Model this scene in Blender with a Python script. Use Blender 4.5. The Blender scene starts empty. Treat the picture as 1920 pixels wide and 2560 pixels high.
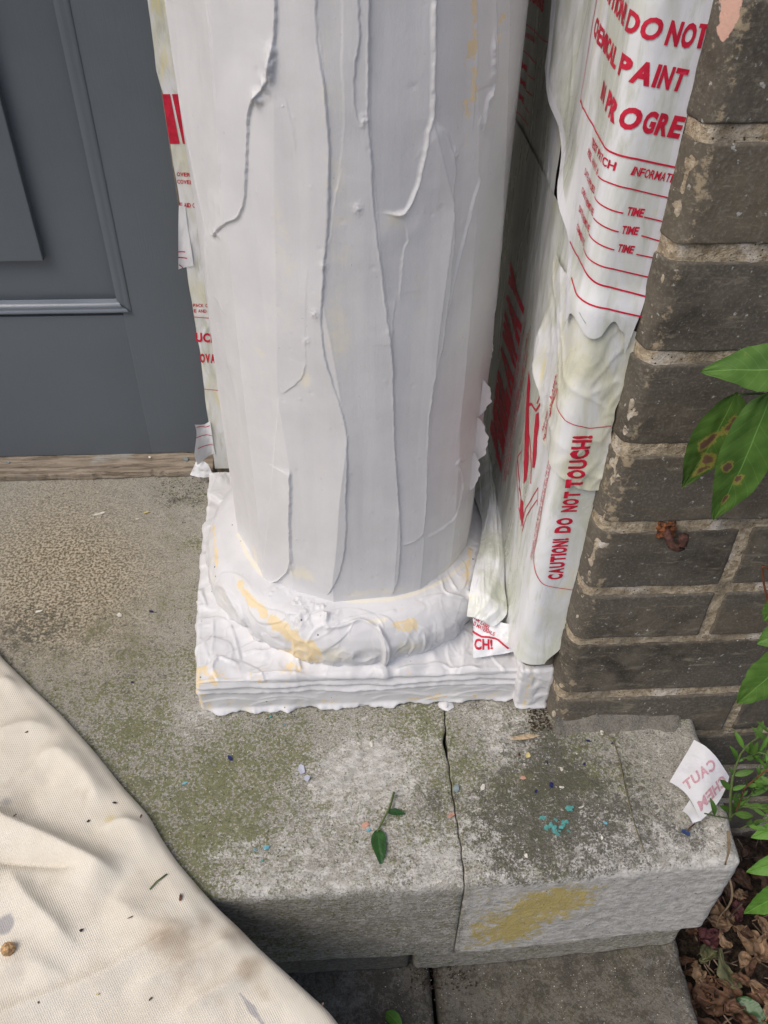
import bpy, bmesh, math, random
import numpy as np
from mathutils import Vector, Matrix
random.seed(7); rng = np.random.default_rng(7)
SC = bpy.context.scene; COL = SC.collection

# ------------------------------------------------------------------ camera
CAMH = 0.76; FPX = 2145.0
def _axes(f=FPX, vx=914., vy=3680., yaw=4.0):
    d = np.array([vx-960, vy-1280, f]); d /= np.linalg.norm(d); up = -d
    fw = np.array([0, 0, 1.]); h = fw-up*fw.dot(up); h /= np.linalg.norm(h)
    r = np.cross(d, h)
    if r[0] < 0: r = -r
    a = math.radians(yaw)
    return r*math.cos(a)+h*math.sin(a), h*math.cos(a)-r*math.sin(a), up
AX, AY, AZ = _axes()
cam = bpy.data.cameras.new('camera'); co = bpy.data.objects.new('camera', cam); COL.objects.link(co)
cam.sensor_fit = 'HORIZONTAL'; cam.sensor_width = 36; cam.lens = FPX/1920*36; cam.clip_start = .02; cam.clip_end = 500
co.matrix_world = Matrix(((AX[0], -AX[1], -AX[2], 0), (AY[0], -AY[1], -AY[2], 0), (AZ[0], -AZ[1], -AZ[2], CAMH), (0, 0, 0, 1)))
SC.camera = co
# ------------------------------------------------------------------ light
SUN_EL, SUN_AZ = 52., 235.     # azimuth: compass angle of the sun seen from the scene (0 = +Y, 90 = +X)
w = bpy.data.worlds.new('World'); SC.world = w; w.use_nodes = True
nt = w.node_tree; bg = nt.nodes['Background']; sky = nt.nodes.new('ShaderNodeTexSky'); sky.sky_type = 'NISHITA'
sky.sun_disc = False; sky.sun_elevation = math.radians(SUN_EL); sky.sun_rotation = math.radians(SUN_AZ)
sky.air_density = 1.0; sky.dust_density = 4.0; sky.ozone_density = 1.
nt.links.new(sky.outputs[0], bg.inputs[0]); bg.inputs[1].default_value = 0.15
sd = bpy.data.lights.new('sun', 'SUN'); sd.energy = 1.25; sd.angle = math.radians(34); sd.color = (1, .96, .90)
so = bpy.data.objects.new('sun', sd); COL.objects.link(so)
_az = math.radians(SUN_AZ); _el = math.radians(SUN_EL)
sv = Vector((math.sin(_az)*math.cos(_el), math.cos(_az)*math.cos(_el), math.sin(_el)))
so.rotation_euler = sv.to_track_quat('Z', 'Y').to_euler(); so.location = (-2, -3, 4)
SC.view_settings.view_transform = 'Standard'; SC.view_settings.look = 'None'
SC.view_settings.exposure = -0.03; SC.view_settings.gamma = 1

# ------------------------------------------------------------------ survey helpers: a photo pixel -> the point on a known surface
SS = 1920/1659
def ray(x, y):
    p = np.array([x*SS-960, y*SS-1280, FPX]); return np.array([p@AX, p@AY, p@AZ])
def onz(x, y, z=0.):
    d = ray(x, y); return np.array([0, 0, CAMH])+(z-CAMH)/d[2]*d
def ony(x, y, Y):
    d = ray(x, y); return np.array([0, 0, CAMH])+Y/d[1]*d
def onx(x, y, X):
    d = ray(x, y); return np.array([0, 0, CAMH])+X/d[0]*d

# ------------------------------------------------------------------ numpy noise
_perm = rng.permutation(256); _perm = np.concatenate([_perm, _perm, _perm])
_g = rng.normal(size=(256, 3)); _g /= np.linalg.norm(_g, axis=1)[:, None]
def pn(x, y, z=0.):
    x, y, z = np.broadcast_arrays(np.asarray(x, float), np.asarray(y, float), np.asarray(z, float))
    xi = np.floor(x).astype(int); yi = np.floor(y).astype(int); zi = np.floor(z).astype(int)
    xf = x-xi; yf = y-yi; zf = z-zi
    f = lambda t: t*t*t*(t*(t*6-15)+10)
    u, v, w_ = f(xf), f(yf), f(zf); out = 0
    for a in (0, 1):
        for b in (0, 1):
            for c in (0, 1):
                g = _g[_perm[_perm[_perm[(xi+a) & 255]+((yi+b) & 255)]+((zi+c) & 255)]]
                dt = g[..., 0]*(xf-a)+g[..., 1]*(yf-b)+g[..., 2]*(zf-c)
                out = out+dt*(u if a else 1-u)*(v if b else 1-v)*(w_ if c else 1-w_)
    return out*1.6
def fbm(x, y, z=0., o=4, g=.5):
    s = 0; a = 1; k = 1
    for i in range(o):
        s = s+a*pn(x*k+i*17.3, y*k+i*5.1, z*k); a *= g; k *= 2.03
    return s
def sm(a, b, x):
    t = np.clip((x-a)/(b-a), 0, 1); return t*t*(3-2*t)
def polydist(A, B, poly):
    """signed distance (positive on the left hand of the direction of travel) and arc length of the nearest point"""
    poly = np.asarray(poly, float); best = np.full(A.shape, 1e9); sg = np.zeros(A.shape); tt = np.zeros(A.shape); L = 0
    for i in range(len(poly)-1):
        p, q = poly[i], poly[i+1]; e = q-p; l = np.hypot(*e)
        if l < 1e-9: continue
        t = np.clip(((A-p[0])*e[0]+(B-p[1])*e[1])/l/l, 0, 1)
        dx = A-p[0]-t*e[0]; dy = B-p[1]-t*e[1]; d = np.hypot(dx, dy)
        m = d < best; best = np.where(m, d, best)
        s = np.where(e[0]*dy-e[1]*dx >= 0, 1., -1.); sg = np.where(m, s, sg); tt = np.where(m, L+t*l, tt); L += l
    return best, sg, tt, L

# ------------------------------------------------------------------ object helpers
def meta(o, label=None, cat=None, group=None, kind=None):
    if label: o['label'] = label
    if cat: o['category'] = cat
    if group: o['group'] = group
    if kind: o['kind'] = kind
    return o
def empty(name, loc, label, cat, group=None):
    o = bpy.data.objects.new(name, None); COL.objects.link(o); o.location = loc; o.empty_display_size = .02
    return meta(o, label, cat, group)
def link(name, me, mat=None, parent=None):
    o = bpy.data.objects.new(name, me); COL.objects.link(o)
    if mat: me.materials.append(mat)
    if parent:
        o.parent = parent; o.matrix_parent_inverse = Matrix.Translation(parent.location).inverted()
    return o
def raw_mesh(name, V, F, smooth=True, attrs=None):
    me = bpy.data.meshes.new(name); V = np.asarray(V, np.float32); F = np.asarray(F, np.int32); k = F.shape[1]
    me.vertices.add(len(V)); me.vertices.foreach_set('co', V.ravel())
    me.loops.add(F.size); me.loops.foreach_set('vertex_index', F.ravel())
    me.polygons.add(len(F)); me.polygons.foreach_set('loop_start', np.arange(len(F), dtype=np.int32)*k)
    me.polygons.foreach_set('loop_total', np.full(len(F), k, np.int32))
    me.polygons.foreach_set('use_smooth', np.full(len(F), smooth))
    for n, a in (attrs or {}).items():
        a = np.asarray(a, np.float32).reshape(len(V), -1)
        if a.shape[1] == 3: a = np.concatenate([a, np.ones((len(V), 1), np.float32)], 1)
        at = me.color_attributes.new(n, 'FLOAT_COLOR', 'POINT'); at.data.foreach_set('color', a.ravel())
    me.update(calc_edges=True); me.validate(); return me
def grid_faces(n, m, wrap=False):
    i, j = np.meshgrid(np.arange(n-1), np.arange(m if wrap else m-1), indexing='ij'); j2 = (j+1) % m
    return np.stack([i*m+j, i*m+j2, (i+1)*m+j2, (i+1)*m+j], -1).reshape(-1, 4)
def grid(name, P, mat, parent=None, wrap=False, flip=False, mask=None, attrs=None):
    n, m = P.shape[:2]; F = grid_faces(n, m, wrap)
    if mask is not None: F = F[mask.ravel()[F].all(1)]
    if flip: F = F[:, ::-1]
    return link(name, raw_mesh(name, P.reshape(-1, 3), F, attrs={k: a.reshape(n*m, -1) for k, a in (attrs or {}).items()}), mat, parent)
def rbox(x0, x1, y0, y1, z0, z1, r=.004, res=.008, disp=None, rfun=None, faces='xXyYzZ'):
    """rounded box as a dense shell; returns verts, faces.  disp(P, N) -> new P"""
    lo = np.array([x0, y0, z0]); hi = np.array([x1, y1, z1]); Vs = []; Fs = []; k = 0
    def lin(a, b, rs):
        n = max(2, int(round((b-a)/rs))); e = min(r, (b-a)/2.01); t = np.linspace(a, b, n+1)
        return np.unique(np.concatenate([t, a+e*np.linspace(0, 1, 5), b-e*np.linspace(0, 1, 5)]))
    for ax in range(3):
        for side in (0, 1):
            if 'xyz'[ax] not in faces and side == 0: continue
            if 'XYZ'[ax] not in faces and side == 1: continue
            o1, o2 = [a for a in range(3) if a != ax]
            A, B = np.meshgrid(lin(lo[o1], hi[o1], res), lin(lo[o2], hi[o2], res), indexing='ij')
            P = np.zeros(A.shape+(3,)); P[..., o1] = A; P[..., o2] = B; P[..., ax] = hi[ax] if side else lo[ax]
            F = grid_faces(*A.shape)
            if (side == 1) == (ax == 1): F = F[:, ::-1]
            Vs.append(P.reshape(-1, 3)); Fs.append(F+k); k += A.size
    V = np.concatenate(Vs); F = np.concatenate(Fs)
    rr = np.minimum(r, (hi-lo)/2.01); q = np.clip(V, lo+rr, hi-rr); dv = V-q
    N = dv/rr; N /= np.maximum(np.linalg.norm(N, axis=1), 1e-9)[:, None]
    V = q+N*rr
    if disp is not None: V = disp(V, N)
    return V, F
def merge(parts):
    Vs, Fs, k = [], [], 0
    for V, F in parts: Vs.append(V); Fs.append(np.asarray(F)+k); k += len(V)
    return np.concatenate(Vs), np.concatenate(Fs)
def box_obj(name, dims, mat, parent=None, r=.003, res=.02, disp=None, attrs=None, faces='xXyYzZ'):
    V, F = rbox(*dims, r=r, res=res, disp=disp, faces=faces)
    return link(name, raw_mesh(name, V, F, attrs=attrs(V) if attrs else None), mat, parent)
def tube(pts, rad, n=8):
    pts = np.asarray(pts, float); T = np.gradient(pts, axis=0); T /= np.linalg.norm(T, axis=1)[:, None]+1e-9
    up = np.array([.3, .2, .93]); A = np.cross(T, up); A /= np.linalg.norm(A, axis=1)[:, None]+1e-9; B = np.cross(T, A)
    rad = np.broadcast_to(rad, (len(pts),)); a = np.arange(n)*2*math.pi/n
    P = pts[:, None]+rad[:, None, None]*(A[:, None]*np.cos(a)[None, :, None]+B[:, None]*np.sin(a)[None, :, None])
    F = grid_faces(len(pts), n, True)
    V = np.concatenate([P.reshape(-1, 3), pts[:1], pts[-1:]]); k = len(pts)*n; L = (len(pts)-1)*n
    caps = [[(i+1) % n, i, k, k] for i in range(n)]+[[L+i, L+(i+1) % n, k+1, k+1] for i in range(n)]
    return V, np.concatenate([F, caps])
def tube_obj(name, pts, rad, mat, parent=None, n=8):
    V, F = tube(pts, rad, n); me = bpy.data.meshes.new(name)
    me.from_pydata(V.tolist(), [], [tuple(dict.fromkeys(f)) for f in F.tolist()]); me.polygons.foreach_set('use_smooth', [True]*len(me.polygons)); me.update()
    return link(name, me, mat, parent)
def spline(pts, n=40):
    pts = np.asarray(pts, float); d = np.r_[0, np.cumsum(np.linalg.norm(np.diff(pts, axis=0), axis=1))]; t = np.linspace(0, d[-1], n)
    P = np.stack([np.interp(t, d, pts[:, k]) for k in range(pts.shape[1])], 1)
    for _ in range(max(1, n//14)): P[1:-1] = (P[:-2]+2*P[1:-1]+P[2:])/4
    return P

# ------------------------------------------------------------------ material helpers
class M:
    def __init__(s, name, rough=.6, spec=.5):
        s.m = bpy.data.materials.new(name); s.m.use_nodes = True; s.t = s.m.node_tree; s.b = s.t.nodes['Principled BSDF']
        s.b.inputs['Roughness'].default_value = rough; s.b.inputs['Specular IOR Level'].default_value = spec
        s.co = s.t.nodes.new('ShaderNodeTexCoord').outputs['Object']; s._h = None
    def set(s, k, v):
        if isinstance(v, bpy.types.NodeSocket): s.t.links.new(v, s.b.inputs[k])
        else: s.b.inputs[k].default_value = (*v, 1) if isinstance(v, tuple) and len(v) == 3 else v
    def n(s, typ, **kw):
        nd = s.t.nodes.new(typ)
        for k, v in kw.items(): setattr(nd, k, v)
        return nd
    def put(s, sock, v):
        if isinstance(v, bpy.types.NodeSocket): s.t.links.new(v, sock)
        elif isinstance(v, tuple) and len(v) == 3 and len(sock.default_value) == 4: sock.default_value = (*v, 1)
        else: sock.default_value = v
    def mapc(s, scale=(1, 1, 1), rot=(0, 0, 0), co=None):
        nd = s.n('ShaderNodeMapping'); nd.inputs['Scale'].default_value = scale; nd.inputs['Rotation'].default_value = rot
        s.t.links.new(co or s.co, nd.inputs[0]); return nd.outputs[0]
    def noise(s, sc, det=4., rough=.55, dist=0., co=None, out=0):
        nd = s.n('ShaderNodeTexNoise'); nd.inputs['Scale'].default_value = sc; nd.inputs['Detail'].default_value = det
        nd.inputs['Roughness'].default_value = rough; nd.inputs['Distortion'].default_value = dist
        s.t.links.new(co or s.co, nd.inputs['Vector']); return nd.outputs[out]
    def vor(s, sc, feat='F1', co=None, out='Distance', rnd=1.):
        nd = s.n('ShaderNodeTexVoronoi', feature=feat); nd.inputs['Scale'].default_value = sc; nd.inputs['Randomness'].default_value = rnd
        s.t.links.new(co or s.co, nd.inputs['Vector']); return nd.outputs[out]
    def wave(s, sc, dist=0., co=None, prof='SIN', dirn='X', det=2., ds=1.):
        nd = s.n('ShaderNodeTexWave', wave_type='BANDS', bands_direction=dirn, wave_profile=prof)
        nd.inputs['Scale'].default_value = sc; nd.inputs['Distortion'].default_value = dist; nd.inputs['Detail'].default_value = det; nd.inputs['Detail Scale'].default_value = ds
        s.t.links.new(co or s.co, nd.inputs['Vector']); return nd.outputs['Fac']
    def ma(s, op, a, b=0., c=0., clamp=False):
        nd = s.n('ShaderNodeMath', operation=op); nd.use_clamp = clamp
        for i, v in enumerate((a, b, c)):
            if i < len(nd.inputs): s.put(nd.inputs[i], v)
        return nd.outputs[0]
    def ss(s, x, a, b, lo=0., hi=1.):
        nd = s.n('ShaderNodeMapRange', interpolation_type='SMOOTHSTEP')
        for k, v in zip(('Value', 'From Min', 'From Max', 'To Min', 'To Max'), (x, a, b, lo, hi)): s.put(nd.inputs[k], v)
        return nd.outputs[0]
    def mix(s, f, a, b, mode='MIX'):
        nd = s.n('ShaderNodeMix', data_type='RGBA', blend_type=mode); s.put(nd.inputs['Factor'], f); s.put(nd.inputs['A'], a); s.put(nd.inputs['B'], b)
        return nd.outputs['Result']
    def attr(s, name):
        nd = s.n('ShaderNodeAttribute', attribute_name=name); sp = s.n('ShaderNodeSeparateColor'); s.t.links.new(nd.outputs['Color'], sp.inputs[0])
        return sp.outputs[0], sp.outputs[1], sp.outputs[2]
    def xyz(s, co=None):
        sp = s.n('ShaderNodeSeparateXYZ'); s.t.links.new(co or s.co, sp.inputs[0]); return sp.outputs
    def bump(s, h, dist=.001, st=1.):
        nd = s.n('ShaderNodeBump'); nd.inputs['Distance'].default_value = dist; nd.inputs['Strength'].default_value = st; s.t.links.new(h, nd.inputs['Height'])
        if s._h: s.t.links.new(s._h, nd.inputs['Normal'])
        s._h = nd.outputs[0]; s.t.links.new(s._h, s.b.inputs['Normal'])
def flat(name, col, rough=.6, var=.12, sc=200, spec=.4):
    k = M(name, rough, spec); n = k.noise(sc, 4); c = tuple(v*(1-var*2) for v in col); d = tuple(min(1, v*(1+var)) for v in col)
    k.set('Base Color', k.mix(k.ss(n, .3, .7), c, d)); k.bump(n, .0004, .4); return k.m

# --- stone: speckled with lichen; coverage of each growth comes from the zone attributes
def stone_mat(name='lichen_stone', dark=1.):
    k = M(name, .9, .25)
    ol, dk, tan = k.attr('zone_a'); ye, gr, wh = k.attr('zone_b')
    n1 = k.noise(330, 5, .62); n2 = k.noise(120, 6, .68, .4); n3 = k.noise(700, 3, .6); n4 = k.noise(28, 5, .6); nL = k.noise(11, 4, .6); n5 = k.noise(210, 5, .7, .8)
    base = k.mix(k.ss(n2, .35, .65), (.175, .165, .135), (.335, .32, .275))
    base = k.mix(k.ss(n3, .35, .68), base, (.43, .41, .365))
    # tan granular zone
    tn = k.mix(k.ss(n1, .42, .58), (.155, .125, .08), (.50, .44, .33))
    base = k.mix(k.ma('MULTIPLY', tan, .9), base, tn)
    # flat grey weathered face
    gy = k.mix(k.ss(k.noise(300, 5, .7, co=k.mapc((.6, 1, 1.2))), .38, .66), (.20, .185, .15), (.42, .40, .355))
    base = k.mix(gr, base, gy)
    mixn = k.ma('ADD', k.ma('MULTIPLY', n1, .5), k.ma('ADD', k.ma('MULTIPLY', n2, .35), k.ma('MULTIPLY', n4, .15)))
    olc = k.mix(k.ss(n5, .35, .65), (.095, .102, .036), (.205, .210, .095))
    f = k.ma('ADD', k.ma('MULTIPLY', k.ma('SUBTRACT', mixn, .5), 6.0), k.ma('ADD', k.ma('MULTIPLY', ol, .80), k.ma('MULTIPLY', k.ma('SUBTRACT', nL, .5), .9))); base = k.mix(k.ma('MULTIPLY', k.ss(f, .33, .69), .85), base, olc)
    mixd = k.ma('ADD', k.ma('MULTIPLY', n5, .65), k.ma('MULTIPLY', k.noise(55, 5, .6), .35))
    f = k.ma('ADD', k.ma('MULTIPLY', k.ma('SUBTRACT', mixd, .5), 3.0), dk); base = k.mix(k.ma('MULTIPLY', k.ss(f, .34, .74), .8), base, k.mix(n3, (.035, .034, .026), (.12, .115, .09)))
    mixw = k.ma('ADD', k.ma('MULTIPLY', k.noise(420, 5, .7, .6), .6), k.ma('MULTIPLY', k.noise(90, 6, .65), .4))
    f = k.ma('ADD', k.ma('MULTIPLY', k.ma('SUBTRACT', mixw, .5), 3.0), wh); base = k.mix(k.ma('MULTIPLY', k.ss(f, .38, .70), .88), base, k.mix(k.ss(k.noise(150, 6, .7, .5, co=k.mapc((.7, 1, 1.4))), .36, .62), (.40, .385, .35), k.mix(n3, (.54, .52, .49), (.76, .74, .70))))
    f = k.ma('ADD', k.ma('MULTIPLY', k.ma('SUBTRACT', n2, .5), 1.6), ye); base = k.mix(k.ma('MULTIPLY', k.ss(f, .25, .6), .85), base, k.mix(n1, (.40, .29, .05), (.62, .50, .17)))
    # scattered pits
    v = k.vor(170); base = k.mix(k.ma('MULTIPLY', k.ss(v, .16, .1), k.ss(k.noise(40), .52, .6)), base, (.05, .05, .04))
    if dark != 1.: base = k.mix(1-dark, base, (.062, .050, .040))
    k.set('Base Color', base); k.bump(n2, .0026, .65); k.bump(n1, .0012, .8); k.bump(n3, .0004, .6)
    return k.m
STONE = stone_mat(); STONE_DK = stone_mat('dark_lichen_stone', .42); STONE_MID = stone_mat('dirty_lichen_stone', .36)  # second one mixes the whole stone towards dark brown

def paste_mat(name, base=(.668, .664, .674)):
    k = M(name, .42, .4); ye, cr, sp = k.attr('stain')
    n1 = k.noise(90, 5, .6); n2 = k.noise(700, 3); n3 = k.noise(22, 4, .6)
    c = k.mix(k.ss(n3, .3, .7), tuple(v*.955 for v in base), tuple(min(1, v*1.03) for v in base))
    n1s = k.noise(85, 7, .72, .5, co=k.mapc((1, 1, .8))); g = k.ma('MULTIPLY', k.ma('SUBTRACT', n1s, .5), 2.2)
    c = k.mix(k.ma('MULTIPLY', k.ss(k.ma('ADD', cr, k.ma('MULTIPLY', g, .7)), .3, .95), .85), c, (.76, .72, .60))
    c = k.mix(k.ma('MULTIPLY', k.ss(k.ma('ADD', ye, k.ma('MULTIPLY', g, 1.25)), .42, .66), .85), c, k.mix(n1, (.74, .53, .27), (.80, .69, .43)))
    v = k.vor(75); sel = k.ss(k.noise(33, 2), .5, .56); c = k.mix(k.ma('MULTIPLY', k.ma('MULTIPLY', k.ss(v, .1, .05), sel), sp), c, (.10, .095, .08))
    k.set('Base Color', c); k.set('Roughness', k.ss(n1, .3, .7, .36, .52))
    k.b.inputs['Subsurface Weight'].default_value = .08; k.b.inputs['Subsurface Radius'].default_value = (.004, .004, .004); k.b.inputs['Subsurface Scale'].default_value = .5
    k.bump(n2, .0002, .35); k.bump(n1, .0008, .3)
    pv = k.vor(95); k.bump(k.ma('MULTIPLY', k.ss(pv, .12, .02), k.ss(k.noise(31, 2), .56, .62)), .0006, .5); k.bump(k.noise(60, 4, .6, co=k.mapc((1, 1, .12))), .0012, .35)
    return k.m
PASTE = paste_mat('stripping_paste')

def paper_mat(name, wet=1., base=(.60, .62, .55)):
    k = M(name, .42, .5)
    n1 = k.noise(26, 5, .6, .7, co=k.mapc((1, 1, .35))); n2 = k.noise(60, 5, .65, .5, co=k.mapc((1, 1, .25))); n3 = k.noise(9, 3)
    c = k.mix(k.ss(n1, .38, .62), (.76, .77, .79), base)
    c = k.mix(k.ma('MULTIPLY', k.ss(n2, .50, .70), .75*wet), c, (.50, .52, .43))
    c = k.mix(k.ma('MULTIPLY', k.ma('MULTIPLY', k.ss(k.noise(34, 5, .6, .8, co=k.mapc((1, 1, .3))), .56, .74), k.ss(n3, .4, .55)), .8*wet), c, (.74, .66, .33))
    soak_shade = k.attr('soak_shade')[0]; sn = k.ma('MULTIPLY', k.ma('SUBTRACT', k.noise(20, 6, .65, .9, co=k.mapc((1, 1, .3))), .5), 1.5)
    c = k.mix(k.ma('MULTIPLY', k.ss(k.ma('ADD', soak_shade, sn), .15, .9), .85), c, (.235, .235, .205))  # grey wet tint that also paints in the shade of the gap
    c = k.mix(k.ma('MULTIPLY', k.ma('MULTIPLY', k.ss(k.noise(90, 5, .6, .4, co=k.mapc((1, 1, .12))), .57, .66), k.ss(n3, .4, .6)), .45*wet), c, (.74, .75, .72))
    c = k.mix(k.ma('MULTIPLY', k.ss(k.ma('ADD', k.attr('soak_shade')[1], k.ma('MULTIPLY', sn, .5)), .35, .6), .9), c, (.74, .74, .78))  # whitens dry margins, with a painted highlight along the peeling left edge
    k.set('Base Color', c); k.set('Roughness', k.ss(n1, .35, .6, .5, .27))
    k.bump(k.noise(45, 5, .55, .6, co=k.mapc((1, 1, .25))), .003, .30); k.bump(k.noise(300, 3), .0003, .3)
    return k.m
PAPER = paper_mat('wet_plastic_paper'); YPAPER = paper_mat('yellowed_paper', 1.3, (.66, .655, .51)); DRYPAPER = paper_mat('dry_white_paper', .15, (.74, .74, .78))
RED = flat('red_print', (.58, .018, .05), .45, .1); PINK = flat('faded_pink_print', (.62, .36, .42), .6, .12, 500)

def brick_mat():
    k = M('dark_brick', .85, .3); n = k.noise(30, 7, .68, .5); n2 = k.noise(420, 4, .6); n3 = k.noise(9, 3); st, tn, lt = k.attr('zone_a'); 
    br = k.n('ShaderNodeTexNoise'); br.inputs['Scale'].default_value = 5.; k.t.links.new(k.mapc((1, .1, 2.6)), br.inputs[0])
    c = k.mix(k.ss(n, .3, .7), (.040, .034, .026), (.145, .125, .097)); c = k.mix(k.ma('MULTIPLY', lt, .7), c, k.mix(n2, (.125, .100, .070), (.21, .175, .125))); c = k.mix(k.ss(br.outputs[0], .35, .65), c, k.mix(n2, (.045, .041, .034), (.17, .15, .12)))
    c = k.mix(k.ma('MULTIPLY', k.ss(k.noise(75, 6, .7, .4, co=k.mapc((.4, 1, 1.6))), .55, .68), .55), c, (.27, .24, .18))
    c = k.mix(k.ma('MULTIPLY', k.ss(n2, .52, .72), .5), c, (.22, .21, .18)); c = k.mix(k.ss(k.noise(180, 4), .66, .72), c, (.38, .37, .34))
    c = k.mix(k.ss(k.ma('ADD', tn, k.ma('MULTIPLY', k.ma('SUBTRACT', k.noise(110, 6, .7), .5), 2.2)), .45, .7), c, k.mix(n2, (.25, .20, .13), (.40, .33, .23)))
    c = k.mix(k.ss(k.ma('ADD', st, k.ma('MULTIPLY', k.ma('SUBTRACT', k.noise(100, 4), .5), 1.6)), .5, .62), c, (.62, .38, .30))
    k.set('Base Color', c); k.bump(n, .002, .4); k.bump(n2, .0006, .6); k.bump(k.noise(110, 5, .6), .0010, .5); return k.m
def mortar_mat():
    k = M('lime_mortar', .95, .2); n = k.noise(160, 6, .7); n2 = k.noise(34, 5, .65)
    c = k.mix(k.ss(n, .33, .66), (.28, .22, .145), (.58, .49, .36)); c = k.mix(k.ss(n2, .5, .68), c, (.66, .60, .52)); v = k.vor(260); c = k.mix(k.ma('MULTIPLY', k.ss(v, .24, .12), k.ss(n2, .42, .55)), c, (.06, .045, .03))
    c = k.mix(k.ma('MULTIPLY', k.ss(k.noise(20, 4), .5, .63), .6), c, (.14, .12, .09))
    k.set('Base Color', c); k.bump(n, .004, 1.); k.bump(n2, .005, .6); return k.m
BRICK, MORTAR = brick_mat(), mortar_mat()
def door_mat(name='slate_door_paint', rough=.42, col=((.100, .118, .137), (.115, .134, .154))):
    k = M(name, rough, .5); n = k.noise(8, 5, .6); g = k.noise(60, 4, .6, co=k.mapc((9, 9, .35)))
    c = k.mix(n, *col); sc_ = k.noise(30, 6, .75, 1.2, co=k.mapc((5, 1, .7), (0, .35, 0))); c = k.mix(k.ma('MULTIPLY', k.ss(sc_, .69, .74), .35), c, (.22, .235, .25))
    k.set('Base Color', c); k.set('Roughness', k.ss(n, .3, .7, rough-.05, rough+.08)); k.bump(g, .0005, .35); k.bump(k.noise(500, 2), .0001, .4); return k.m
DOORP = door_mat(); DOORG = door_mat('glossy_slate_paint', .2, ((.15, .175, .21), (.20, .225, .26)))
def wood_mat():
    k = M('weathered_oak', .85, .25); g = k.noise(55, 7, .7, .6, co=k.mapc((.22, 2, 2))); g2 = k.noise(260, 4, .6, co=k.mapc((.12, 2, 2)))
    c = k.mix(k.ss(g, .3, .7), (.16, .125, .09), (.40, .34, .27)); c = k.mix(k.ss(g2, .55, .7), c, (.09, .07, .05)); c = k.mix(k.ss(k.noise(16), .55, .7), c, (.36, .35, .32))
    k.set('Base Color', c); k.bump(g, .003, .6); k.bump(g2, .0015, .7); return k.m
WOOD = wood_mat()
def canvas_mat():
    k = M('cotton_canvas', .95, .1); br, gy, ye = k.attr('stain')
    tw = k.wave(190, .35, co=k.mapc(rot=(0, 0, math.radians(-32))), ds=3.); n = k.noise(22, 5, .6); f = k.noise(900, 2)
    c = k.mix(k.ss(n, .3, .7), (.655, .60, .505), (.735, .685, .59)); c = k.mix(k.ma('MULTIPLY', tw, .09), c, (.50, .43, .35))
    g = k.ma('MULTIPLY', k.ma('SUBTRACT', k.noise(30, 5, .65), .5), 1.1)
    c = k.mix(k.ma('MULTIPLY', k.ss(k.ma('ADD', br, g), .2, 1.1), .8), c, (.33, .235, .15))
    c = k.mix(k.ma('MULTIPLY', k.ss(k.ma('ADD', gy, g), .35, .8), .8), c, (.33, .32, .33))
    c = k.mix(k.ma('MULTIPLY', k.ss(k.ma('ADD', ye, g), .35, .9), .6), c, (.66, .55, .25))
    v = k.vor(42); c = k.mix(k.ma('MULTIPLY', k.ss(v, .055, .03), k.ss(k.noise(60, 1), .5, .55)), c, (.10, .08, .06))
    c = k.mix(k.ma('MULTIPLY', k.ss(k.noise(14, 5, .7), .56, .72), .28), c, (.50, .42, .32))
    k.set('Base Color', c); k.bump(tw, .0005, .4); k.bump(f, .0003, .5); return k.m
CANVAS = canvas_mat()
def leaf_mat(name, a, b, spots=True, rough=.6):
    k = M(name, rough, .3); n = k.noise(60, 4); u, v_, s_ = k.attr('leaf')
    # u: distance from the midrib (0..1), v_: along the blade, s_: blemish coverage
    c = k.mix(k.ss(n, .3, .7), a, b); pale = tuple(min(1, x*2.1+.03) for x in b)
    c = k.mix(k.ma('MULTIPLY', k.ss(u, .030, .010), .5), c, pale)
    vv = k.ma('PINGPONG', k.ma('SUBTRACT', k.ma('MULTIPLY', v_, 9.), k.ma('MULTIPLY', u, 1.7)), .5)
    c = k.mix(k.ma('MULTIPLY', k.ss(vv, .045, .012), .18), c, pale)
    if spots:
        g = k.ma('MULTIPLY', k.ma('SUBTRACT', k.noise(160, 5, .7), .5), 1.6)
        c = k.mix(k.ss(k.ma('ADD', s_, g), .25, .5), c, (.23, .22, .05)); c = k.mix(k.ss(k.ma('ADD', s_, g), .58, .8), c, (.13, .075, .05))
    k.set('Base Color', c); k.bump(vv, .0006, .25); k.bump(n, .0005, .3)
    k.b.inputs['Subsurface Weight'].default_value = 0.
    return k.m
LEAF = leaf_mat('vine_leaf_green', (.055, .120, .020), (.082, .168, .030)); LEAFB = leaf_mat('bright_leaf_green', (.065, .16, .02), (.10, .22, .035), False)
LEAFD = leaf_mat('fallen_leaf_green', (.018, .06, .016), (.035, .10, .025), False, .3)
STEMG = flat('green_stem', (.09, .13, .04), .6); STEMR = flat('red_stem', (.16, .06, .03), .6)
def soil_mat():
    k = M('dark_soil', .95, .15); n = k.noise(120, 7, .7); n2 = k.noise(30, 5); c = k.mix(k.ss(n, .35, .7), (.018, .013, .010), (.095, .068, .048)); c = k.mix(k.ss(n2, .55, .7), c, (.12, .085, .06))
    k.set('Base Color', c); k.bump(n, .006, 1.); k.bump(k.noise(400, 4), .001, .8); return k.m
SOIL = soil_mat()
def dead_mat(name, a, b):
    k = M(name, .7, .3); n = k.noise(110, 5, .65); u, v_, s_ = k.attr('leaf'); c = k.mix(k.ss(n, .3, .7), a, b); c = k.mix(k.ma('MULTIPLY', k.ss(u, .06, .02), .5), c, tuple(min(1, x*1.8) for x in b))
    k.set('Base Color', c); k.bump(n, .001, .6); return k.m
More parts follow.
